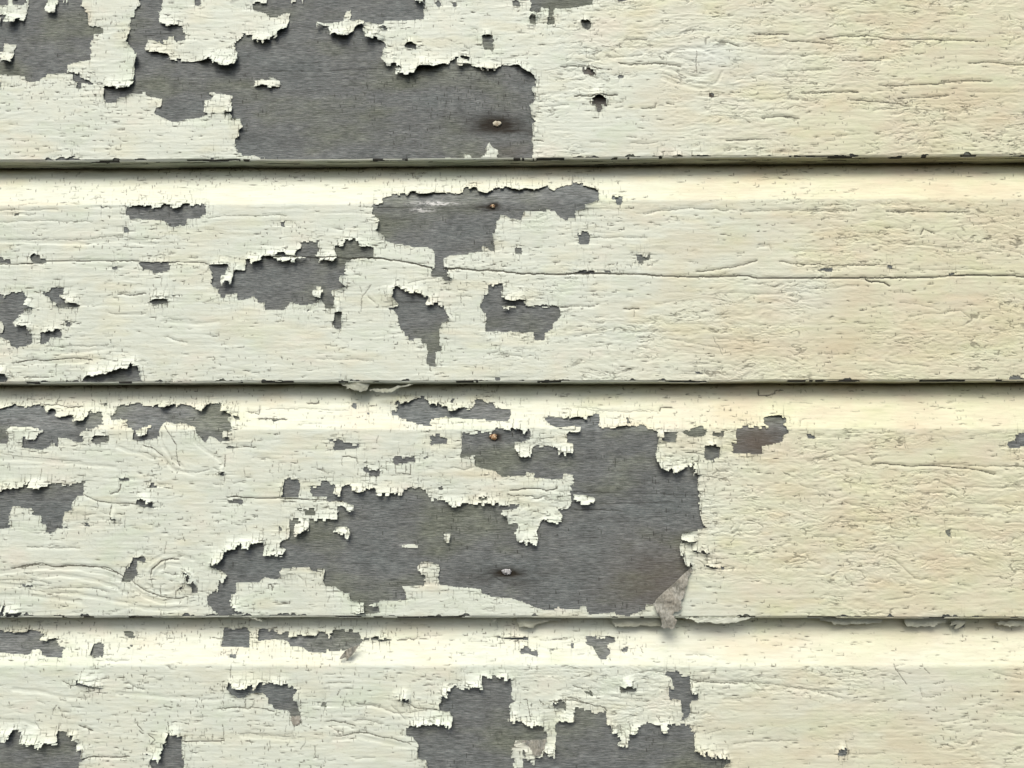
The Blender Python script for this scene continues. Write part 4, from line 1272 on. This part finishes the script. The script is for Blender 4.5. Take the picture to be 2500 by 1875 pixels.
# measured run of each board's lower edge and of the crease under its sloping top (x mm, z mm)
LIP = {1: ([-339.4, -151.5, 8.3, 153.7, 324.3], [182.68, 182.22, 181.9, 182.62, 182.22]), 2: ([-331.9, -148.4, 7.7, 316.4], [37.65, 37.67, 37.11, 37.16]), 3: ([-324.4, -43.6, 158.3, 308.4], [-108.7, -108.49, -108.58, -108.59]), 4: ([-324.4, -43.6, 158.3, 308.4], [-254.2, -253.99, -254.08, -254.09])}
CRE = {1: ([-337.9, -71.2, 34.5, 322.7], [298.58, 297.92, 299.49, 299.22]), 2: ([-337.9, -71.2, 34.5, 322.7], [153.58, 152.92, 154.49, 154.22]), 3: ([-330.4, -178.9, 7.6, 314.7], [7.65, 7.74, 7.49, 7.37]), 4: ([-322.9, -68.7, 306.8], [-137.78, -137.29, -137.47])}
def zl(b, x): a = LIP[b]; return np.interp(x, a[0], a[1])+(vnoise(x, 0*np.asarray(x)+b*7.3, 60, 1, 71, 2)-.5)*.9+(vnoise(x, 0*np.asarray(x)+b*3.1, 8, 1, 73, 3)-.5)*.4
def zc_(b, x): a = CRE[b]; return np.interp(x, a[0], a[1])+(vnoise(x, 0*np.asarray(x)+b*5.3, 50, 1, 75, 3)-.5)*1.0
def zup(b, x): return zl(b-1, x) if b > 1 else zc_(1, x)+STRIP

def profile(b, x, step, pad):
    """rows from the hidden top edge down to the back of the underside; returns y (depth mm), z (mm), zone per row"""
    def cnt(L, s): return max(2, int(L/s))
    Y, Z, zone = [], [], []
    x = x[None, :]; u, c, l = zup(b, x), zc_(b, x), zl(b, x)
    def add(t, y, z, k):
        Y.append(np.broadcast_to(y, (len(t), x.shape[1]))); Z.append(np.broadcast_to(z, (len(t), x.shape[1]))); zone.extend([k]*len(t))
    sA = 1.5 if pad[0] else step; sC = step
    t = np.linspace(0, 1, cnt(12, 1.5), endpoint=False)[:, None]; add(t, DEEP+0*t, u+12*(1-t), 0)
    t = np.linspace(0, 1, cnt(33, sA), endpoint=False)[:, None]; add(t, DEEP*(1-t**1.15), u+(c-u)*t, 1)
    L = 117.0
    if b == 1: t = np.concatenate([np.linspace(0, .08, 8, endpoint=False), np.linspace(.08, 1, cnt(L*.92, sC), endpoint=False)])
    elif b == 4: t = np.concatenate([np.linspace(0, .87, cnt(L*.87, sC), endpoint=False), np.linspace(.87, 1, 10, endpoint=False)])
    else: t = np.linspace(0, 1, cnt(L, sC), endpoint=False)
    t = t[:, None]; add(t, 0*t, c+(l+1.0-c)*t, 2)
    t = np.linspace(0, 1, 5, endpoint=False)[:, None]*math.pi/2; add(t, 1.0-np.cos(t), l+1-np.sin(t), 3)
    t = np.linspace(0, 1, cnt(11.5, sC*1.3))[:, None]; add(t, 1.0+11.5*t, l+0*t, 4)
    Y, Z = np.concatenate(Y), np.concatenate(Z)
    # soften the crease
    Yc = Y.copy(); n_ = 2
    for _ in range(2 if sA == step else 1): Yc[n_:-n_] = (Yc[:-2*n_]+Yc[n_:-n_]*2+Yc[2*n_:])/4
    zn = np.array(zone); k = (zn == 1) | (zn == 2); near = k & (np.abs(Z[:, 0]-zc_(b, x)[0, 0]) < 9)
    Y = np.where(near[:, None], Yc, Y)
    return Y, Z, zn
def normals(Y, Z):
    dy, dz = np.gradient(Y[:, ::40].mean(1)), np.gradient(Z[:, ::40].mean(1)); l = np.hypot(dy, dz)+1e-9
    # tangent runs down; outward normal is (-depth, ...)
    return np.stack([0*dy, dz/l, -dy/l], 1)
def xgrid(step):
    o = np.arange(0, 245, 1.5)
    return np.concatenate([-353-o[::-1]-1.0, np.arange(-353, 338, step), 339+o])

board_label = {
 1: 'topmost weatherboard, left half peeled to grey wood around a putty-filled nail',
 2: 'second weatherboard from the top, split lengthwise, small nail in a bare patch',
 3: 'weatherboard with the widest bare patch and a folded grey flake',
 4: 'lowest weatherboard, under the dangling flakes, small curled flake on its sloping top'}
BOARD = {}
for b in (1, 2, 3, 4):
    e = bpy.data.objects.new('weatherboard', None); COL.objects.link(e); BOARD[b] = e
    org = (0.0, 0.0, float(zl(b, 0))*.001); e.location = org; e.empty_display_size = .05
    e['label'] = board_label[b]; e['category'] = 'board'; e['group'] = 'weatherboards of the wall'
    # --- timber ---
    xg = xgrid(0.58); Y, Z, zn = profile(b, xg, 0.58, (b == 1, b == 4)); Xg = np.broadcast_to(xg, Y.shape); nn = normals(Y, Z)
    kk = D*1000/(D*1000+Y); j, i = look(Xg*kk, Z*kk)
    face = ((zn == 1) | (zn == 2))[:, None]
    S2 = np.maximum(SP[j, i], SP[np.minimum(j+1, NZ-1), i]*.6)*face*.8
    hw = (vnoise(Xg, Z-Y, 22, .8, 300+b, 3)-.5)*.18 - S2*.35 + (vnoise(Xg, Z, 45, 18, 310+b, 2)-.5)*.5 - DK[j, i]*.3*face
    hw = hw*(zn[:, None] < 3)
    P = np.stack([Xg, Y, Z], 2)+nn[:, None, :]*hw[..., None]
    q_ = np.ones((len(zn)-1, len(xg)-1), bool)
    T2 = np.maximum(TK[j, i], 0)*face
    idx = np.arange(P.shape[0]*P.shape[1]).reshape(P.shape[:2])
    Fq = np.stack([idx[:-1, :-1], idx[1:, :-1], idx[1:, 1:], idx[:-1, 1:]], 2).reshape(-1, 4)
    # closed behind, so the board is a solid plank
    V = P.reshape(-1, 3); nb = len(V)
    bk = np.stack([np.stack([xg, 0*xg+DEEP+.9, Z[0]], 1), np.stack([xg, 0*xg+DEEP+.9, Z[-1]+.2], 1)])
    V = np.concatenate([V, bk.reshape(-1, 3)]); m = len(xg)
    a0, a1 = idx[0], idx[-1]; b0 = nb+np.arange(m); b1_ = nb+m+np.arange(m)
    Fq = np.concatenate([Fq, np.stack([b0[1:], b0[:-1], b1_[:-1], b1_[1:]], 1), np.stack([b0[:-1], b0[1:], a0[1:], a0[:-1]], 1), np.stack([a1[:-1], a1[1:], b1_[1:], b1_[:-1]], 1)])
    pad0 = lambda a: np.concatenate([a.ravel(), np.zeros(2*m)])
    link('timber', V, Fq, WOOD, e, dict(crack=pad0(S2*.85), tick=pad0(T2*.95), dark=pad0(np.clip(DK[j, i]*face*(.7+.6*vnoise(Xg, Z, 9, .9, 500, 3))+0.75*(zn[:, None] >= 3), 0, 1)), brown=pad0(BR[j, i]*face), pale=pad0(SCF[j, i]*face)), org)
    # --- paint ---
    xg = xgrid(0.37); Y, Z, zn = profile(b, xg, 0.37, (b == 1, b == 4)); Xg = np.broadcast_to(xg, Y.shape); nn = normals(Y, Z)
    rj = np.random.default_rng(50+b)
    Xj = Xg+np.where((np.abs(Xg) < 350), rj.uniform(-.09, .09, Xg.shape), 0)
    kk = D*1000/(D*1000+Y); j, i = look(Xj*kk, Z*kk)
    face = ((zn == 1) | (zn == 2))[:, None]; under = (zn == 4)[:, None]; edge = (zn == 3)[:, None]
    h = H[j, i]*face
    # board-scale ripple, grain showing through, wrinkled skin
    h = h+(vnoise(Xg, Z, 45, 18, 310+b, 2)-.5)*.5*(zn[:, None] < 3)
    h = h+(vnoise(Xg, Z-Y, 55, 1.6, 330+b, 3)-.5)*.16
    reg = sm((Xg+70+60*(vnoise(Xg, Z, 60, 30, 340+b, 2)-.5))/150)
    smooth_ = 1-sm((vnoise(Xg, Z, 70, 34, 345+b, 2)-.52)*7)
    reg = (0.12+0.88*reg*smooth_)*np.where((zn == 1)[:, None], .12, 1)*(zn[:, None] < 3)
    wz = Z+(vnoise(Xg, Z, 20, 8, 360+b, 2)-.5)*7
    r1 = 1-np.abs(2*vnoise(Xg, wz, 9, 2.6, 350+b, 3, .5)-1)
    r2 = 1-np.abs(2*vnoise(Xg, wz, 3.6, 1.3, 355+b, 2, .5)-1)
    wr = sm((r1-.84)*7); wr2 = sm((r2-.85)*7)
    gate = sm((vnoise(Xg, Z, 16, 7, 380+b, 2)-.42)*5)
    h = h-reg*(0.15*wr*gate+0.19*wr2*gate)+reg*(vnoise(Xg, wz, 4.5, 1.5, 370+b, 3)-.5)*.46+(1-reg)*(vnoise(Xg, wz, 9, 1.8, 375+b, 3)-.5)*.22*(zn[:, None] < 3)
    c_ = CR[j, i]*face
    c_ = np.maximum(c_, np.clip(reg*gate*(wr-.6)*2.0*sm((vnoise(Xg, Z, 7, 3, 385+b, 2)-.5)*8), 0, .5)*(zn[:, None] < 3))
    c_ = np.maximum(c_, np.clip(SP[j, i]*face-.2, 0, 1))
    h = h - .25*c_
    bare = B[j, i] & face
    # lower edge and underside: long dark streaks where the paint has gone
    sn = vnoise(Xg, Y*6+Z*0, 26, 5, 400+b, 4, .62); se = vnoise(Xg, Z*0+b*9, 17, 3, 410+b, 4, .6)
    miss = under & (sn > np.where(Y < 4, .585, np.where(Y > 10, .50, .66))) 
    miss |= edge & (se > .55) & (sn > .47)
    wig = vnoise(Xg, Z*0+b*5, 9, 3, 420+b, 3)
    miss |= (zn == 2)[:, None] & (Z < zl(b, Xg)+1.0+2.2*np.clip((wig-.57)*5, 0, 1)*vnoise(Xg, 0*Z, 2.2, 1, 425+b, 2)*1.4) & (wig > .58)
    bare = bare | miss
    rip = (vnoise(Xg, Z, 45, 18, 310+b, 2)-.5)*.5*(zn[:, None] < 3)
    h = np.maximum(h-rip, -.08)+rip+0.26
    P = np.stack([Xj, Y, Z], 2)+nn[:, None, :]*h[..., None]
    Q = ~(bare[:-1, :-1] | (bare[1:, 1:] & bare[:-1, 1:]))
    Q &= (zn[:-1] > 0)[:, None] | True
    yw = (.72 if b == 4 else 1)*np.clip(sm((Xg-20+160*(vnoise(Xg, Z, 70, 40, 430, 3)-.5))/230)*.85+.26*(zn == 1)[:, None]+.35*np.clip((vnoise(Xg, Z, 26, 9, 431, 3)-.55)*5, 0, 1), 0, 1)
    oc = np.clip((vnoise(Xg, Z, 34, 16, 432, 3)-.54)*5, 0, 1)*.30*sm((Xg-10)/110)
    for (ox, oz, ra, rb, s_) in ((140, 60, 26, 10, .55), (205, 62, 30, 14, .45), (108, 70, 20, 8, .3), (250, 60, 26, 14, .35), (-35, -20, 22, 3, .35), (-287, 281, 4, 8, .6), (-293, 270, 3, 4, .4), (220, -110, 16, 60, .15)):
        oc = np.maximum(oc, s_*np.exp(-((Xg-ox)/ra)**2-((Z-oz)/rb)**2))
    ch = np.exp(-((Xg-122)/24)**2-((Z-252)/13)**2)*.7
    for (ox, oz, ra, rb, s_) in ((185, 92, 22, 18, .5), (240, -150, 30, 20, .4), (255, -112, 18, 5, .7)):
        ch = np.maximum(ch, s_*np.exp(-((Xg-ox)/ra)**2-((Z-oz)/rb)**2))
    lap_dark = np.clip(np.exp(-np.abs(Z-zup(b, Xg))/2.5)*(Y > 8)*(zn == 1)[:, None]*1.5*vnoise(Xg, Z, 12, 4, 440+b, 3), 0, .6)  # patchy darker band along the top of the sloping strip
    lap_dark = lap_dark+(np.clip(vnoise(Xg, Y*3, 30, 6, 450+b, 3)-.30, 0, 1)*.9+.14+.5*sm((Y-6)/6))*under  # shade put into the underside's paint colour, deeper towards the back
    A_ = dict(crack=c_, yellow=yw+0*Z, ochre=oc, chalk=ch, darken=np.clip(lap_dark, 0, .8))
    Lb = label(Q); ids, cnts = np.unique(Lb[Lb >= 0], return_counts=True)
    cx_ = 0.5*(Xg[:-1, :-1]+Xg[1:, 1:])
    flakes = []
    for k_, c__ in zip(ids, cnts):
        if 80 < c__ < 12000:
            m_ = Lb == k_; ii, jj = np.nonzero(m_)
            if np.abs(xg[jj]).max() < 345 and zn[ii].min() >= 1 and zn[ii].max() <= 2: flakes.append((k_, m_, ii, jj))
    flakes.sort(key=lambda f: -len(f[2]))
    for k_, m_, ii, jj in flakes[:40]:
        a0, a1, b0, b1_ = ii.min(), ii.max()+2, jj.min(), jj.max()+2
        V, Fq, at = sheet(P[a0:a1, b0:b1_], nn[a0:a1, None, :], m_[a0:a1-1, b0:b1_-1], {k: a[a0:a1, b0:b1_] for k, a in A_.items()})
        link('paint_flake', V, Fq, PAINT, e, at, org)
        Q &= ~m_
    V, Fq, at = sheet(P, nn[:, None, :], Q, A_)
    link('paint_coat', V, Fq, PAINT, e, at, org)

# ---------------- loose and curled pieces ----------------
def in_poly(px, pz, X, Z):
    ins = np.zeros(X.shape, bool); x2, z2 = np.roll(px, -1), np.roll(pz, -1)
    for a, b_, c, d in zip(px, pz, x2, z2):
        if b_ == d: continue
        m = ((b_ <= Z) != (d <= Z)) & (X < a+(Z-b_)/(d-b_)*(c-a)); ins ^= m
    return ins
def piece(name, pts, off, m, b, lab=None, step=.35, th=.35, seed=1, rough=.35, darken=.5):
    px, pz = np.array(pts[0::2])*.1, np.array(pts[1::2])*.1
    xg = np.arange(px.min()-1, px.max()+1, step); zg = np.arange(pz.max()+1, pz.min()-1, -step)
    X, Z = np.meshgrid(xg, zg)
    jx = (vnoise(X, Z, 1.5, 1.2, seed, 3)-.5)*1.9
    ins = in_poly(px, pz, X+jx, Z+jx*.8)
    y = -off(X, Z)-(vnoise(X, Z, 3, 2, seed+5, 3)-.5)*rough*2
    k = (D*1000+y)/(D*1000)
    P = np.stack([X*k, y, Z*k], 2)
    Q = ins[:-1, :-1] & ins[1:, 1:]
    V, Fq, at = sheet(P, np.array([[[0, -1., 0]]]), Q, dict(crack=0*X, yellow=0*X+.2, ochre=0*X, chalk=0*X, darken=0*X+darken), th)  # one even darkening over each loose paint piece
    e = BOARD[b]
    o = link(name, V, Fq, m, e, at, tuple(e.location))
    if lab: o['label'] = lab
    return o
piece('curled_flake' if True else 'hanging_flake', [1051, -781, 1062, -801, 1036, -837, 1031, -882, 1016, -909, 1009, -963, 988, -981, 993, -1034, 973, -1048, 945, -1051, 936, -1070, 964, -1097, 958, -1115, 945, -1152, 880, -1146, 862, -1133, 871, -1115, 845, -1061, 814, -1008, 837, -972, 884, -927, 939, -882, 995, -828], lambda X, Z: 2.6+2.2*np.cos(np.clip(((X-118)*.62-(Z+118)*.25)/9,-1.2,1.57))+.5*np.sin(Z*.5+X*.2), BACK, 3, 'big folded flake showing its brownish grey back', seed=21, step=0.3)
piece('curled_flake' if True else 'hanging_flake', [-1003, -1251, -993, -1252, -1013, -1271, -1033, -1305, -1060, -1328, -1067, -1342, -1086, -1326, -1101, -1335, -1122, -1332, -1102, -1305, -1082, -1281, -1047, -1261], lambda X, Z: 2.0+.8*np.sin(X*1.3), BACK, 4, 'small curled grey flake on the sloping top', seed=22, step=0.25)
piece('curled_flake' if True else 'hanging_flake', [-1414, -1678, -1352, -1676, -1355, -1704, -1361, -1734, -1396, -1732, -1410, -1717, -1418, -1698], lambda X, Z: .7+0*X, BACK, 4, 'small grey flap turned back', seed=23, step=0.25)
piece('curled_flake' if True else 'hanging_flake', [7, -1819, 154, -1813, 148, -1846, 142, -1872, 136, -1900, 113, -1912, 59, -1909, 55, -1868, 41, -1862, 37, -1833, 7, -1829], lambda X, Z: 2.2+1.0*np.sin(X*.8), BACK, 4, 'grey backed flake folded over bare wood', seed=24, step=0.25)
piece('curled_flake' if False else 'hanging_flake', [-28, -1082, 256, -1081, 246, -1117, 205, -1102, 160, -1111, 118, -1120, 82, -1134, 77, -1150, 22, -1141, -14, -1143, -23, -1116], lambda X, Z: -4+.5*np.sin(X*.5), PAINT, 3, 'greenish shard hanging under the lower edge', seed=25, step=0.3)
piece('curled_flake' if False else 'hanging_flake', [543, -1081, 876, -1081, 880, -1137, 753, -1133, 661, -1140, 584, -1138, 557, -1111, 552, -1097], lambda X, Z: -4+.4*np.sin(X*.4), PAINT, 3, 'long shard hanging beside the folded flake', seed=26, step=0.3)
piece('curled_flake' if False else 'hanging_flake', [-188, -1082, -133, -1082, -161, -1111, -179, -1107], lambda X, Z: -3+0*X, PAINT, 3, None, seed=27, step=0.3)
piece('curled_flake' if False else 'hanging_flake', [1001, -1083, 1426, -1082, 1399, -1093, 1319, -1114, 1226, -1119, 1094, -1112], lambda X, Z: .6+.3*np.sin(X*.3), PAINT, 3, 'pale sliver lifting from the lower edge', seed=28, step=0.25, darken=0.1)
piece('curled_flake' if False else 'hanging_flake', [1837, -1082, 2213, -1082, 2219, -1112, 2126, -1121, 1928, -1126, 1908, -1108, 1842, -1105], lambda X, Z: -4+.4*np.sin(X*.4), PAINT, 3, None, seed=29, step=0.3)
piece('curled_flake' if False else 'hanging_flake', [2352, -1082, 2616, -1086, 2608, -1115, 2548, -1124, 2547, -1137, 2376, -1139, 2357, -1120], lambda X, Z: -4+.4*np.sin(X*.4), PAINT, 3, None, seed=30, step=0.3)
piece('curled_flake' if False else 'hanging_flake', [2641, -1098, 2733, -1105, 2712, -1131, 2678, -1150, 2652, -1150, 2673, -1124, 2633, -1131], lambda X, Z: -4+.4*np.sin(X*.4), PAINT, 3, None, seed=31, step=0.25)
piece('curled_flake' if False else 'hanging_flake', [2917, -1104, 3084, -1098, 3100, -1130, 2995, -1137, 2930, -1124], lambda X, Z: -4+.4*np.sin(X*.4), PAINT, 3, None, seed=32, step=0.3)
piece('curled_flake' if False else 'hanging_flake', [-1138, 372, -954, 374, -972, 325, -1010, 316, -1057, 330, -1104, 342], lambda X, Z: -1+.9*np.sin(X*.35), PAINT, 2, 'pale splinter of paint peeling from the lower edge', seed=33, step=0.25)
piece('curled_flake' if False else 'hanging_flake', [-954, 334, -831, 336, -784, 353, -709, 364, -672, 360, -766, 341, -822, 308, -897, 315, -963, 325], lambda X, Z: .8+.9*np.sin(X*.3), PAINT, 2, None, seed=34, step=0.25)
piece('curled_flake' if False else 'hanging_flake', [-1736, -1086, -1656, -1089, -1623, -1098, -1607, -1112, -1631, -1106, -1672, -1094], lambda X, Z: .8+0*X, PAINT, 3, None, seed=35, step=0.2)

# ---------------- nails ----------------
def nail(x, z, rx, rz, m, b, seed, lab, dome=.9, sink=0.0, lift=0.0):
    r = np.random.default_rng(seed); nr, na = 9, 40
    a = np.linspace(0, 2*math.pi, na, endpoint=False); rad = np.linspace(0.02, 1, nr)
    wob = 1+.05*np.sin(2*a+r.uniform(0, 6))+.08*np.sin(3*a+r.uniform(0, 6))+.05*np.sin(7*a+r.uniform(0, 6))+r.uniform(-.10, .10, na)
    V = []
    for k in rad:
        X = x+rx*k*wob*np.cos(a); Z = z+rz*k*wob*np.sin(a)
        hh = dome*np.sqrt(np.clip(1-k**2.4, 0, 1))+.25*r.uniform(-1, 1, na)*(.2+k*.6)*.7+.1
        V.append(np.stack([X, -hh+sink-lift, Z], 1))
    V.append(np.stack([x+rx*wob*np.cos(a), 0*a+2.5, z+rz*wob*np.sin(a)], 1))
    V = np.concatenate(V); F = []
    for q in range(nr):
        for p in range(na): F.append((q*na+p, q*na+(p+1) % na, (q+1)*na+(p+1) % na, (q+1)*na+p))
    for p in range(0, na//2-1): F.append((p, p+1, na-2-p, na-1-p))
    e = BOARD[b]; o = link('nail', V, F, m, e, None, tuple(e.location)); o['label'] = lab
NL = [c for k, c in rows if k == 'N']
specs = [(PUTTY, 1, 'cream putty-capped nail in a dark stain', .45, .0), (RUST, 2, 'small rusty nail head', .8, .0), (RUST, 3, 'orange and cream rusty nail head', 1.2, .0), (STEEL, 3, 'nail under chipped whitish filler', .6, .0)]
for q, (c, (m, b, lab, dm, sk)) in enumerate(zip(NL, specs)):
    nail(c[0]*.1, c[1]*.1, c[2]*.1*.9, c[3]*.1*.85, m, b, 60+q, lab, dm, sk)

# ---------------- the sheathing the boards are nailed to ----------------
def box(name, x0, x1, y0, y1, z0, z1, m):
    V = np.array([(x, y, z) for x in (x0, x1) for y in (y0, y1) for z in (z0, z1)], float)
    F = [(0, 1, 3, 2), (4, 6, 7, 5), (0, 4, 5, 1), (2, 3, 7, 6), (0, 2, 6, 4), (1, 5, 7, 3)]
    o = link(name, V, F, m, None, None, (0, 0, 0), False); o['kind'] = 'structure'; return o
box('wall', -597, 582, DEEP+1.2, DEEP+20, -260, 345, WOOD)
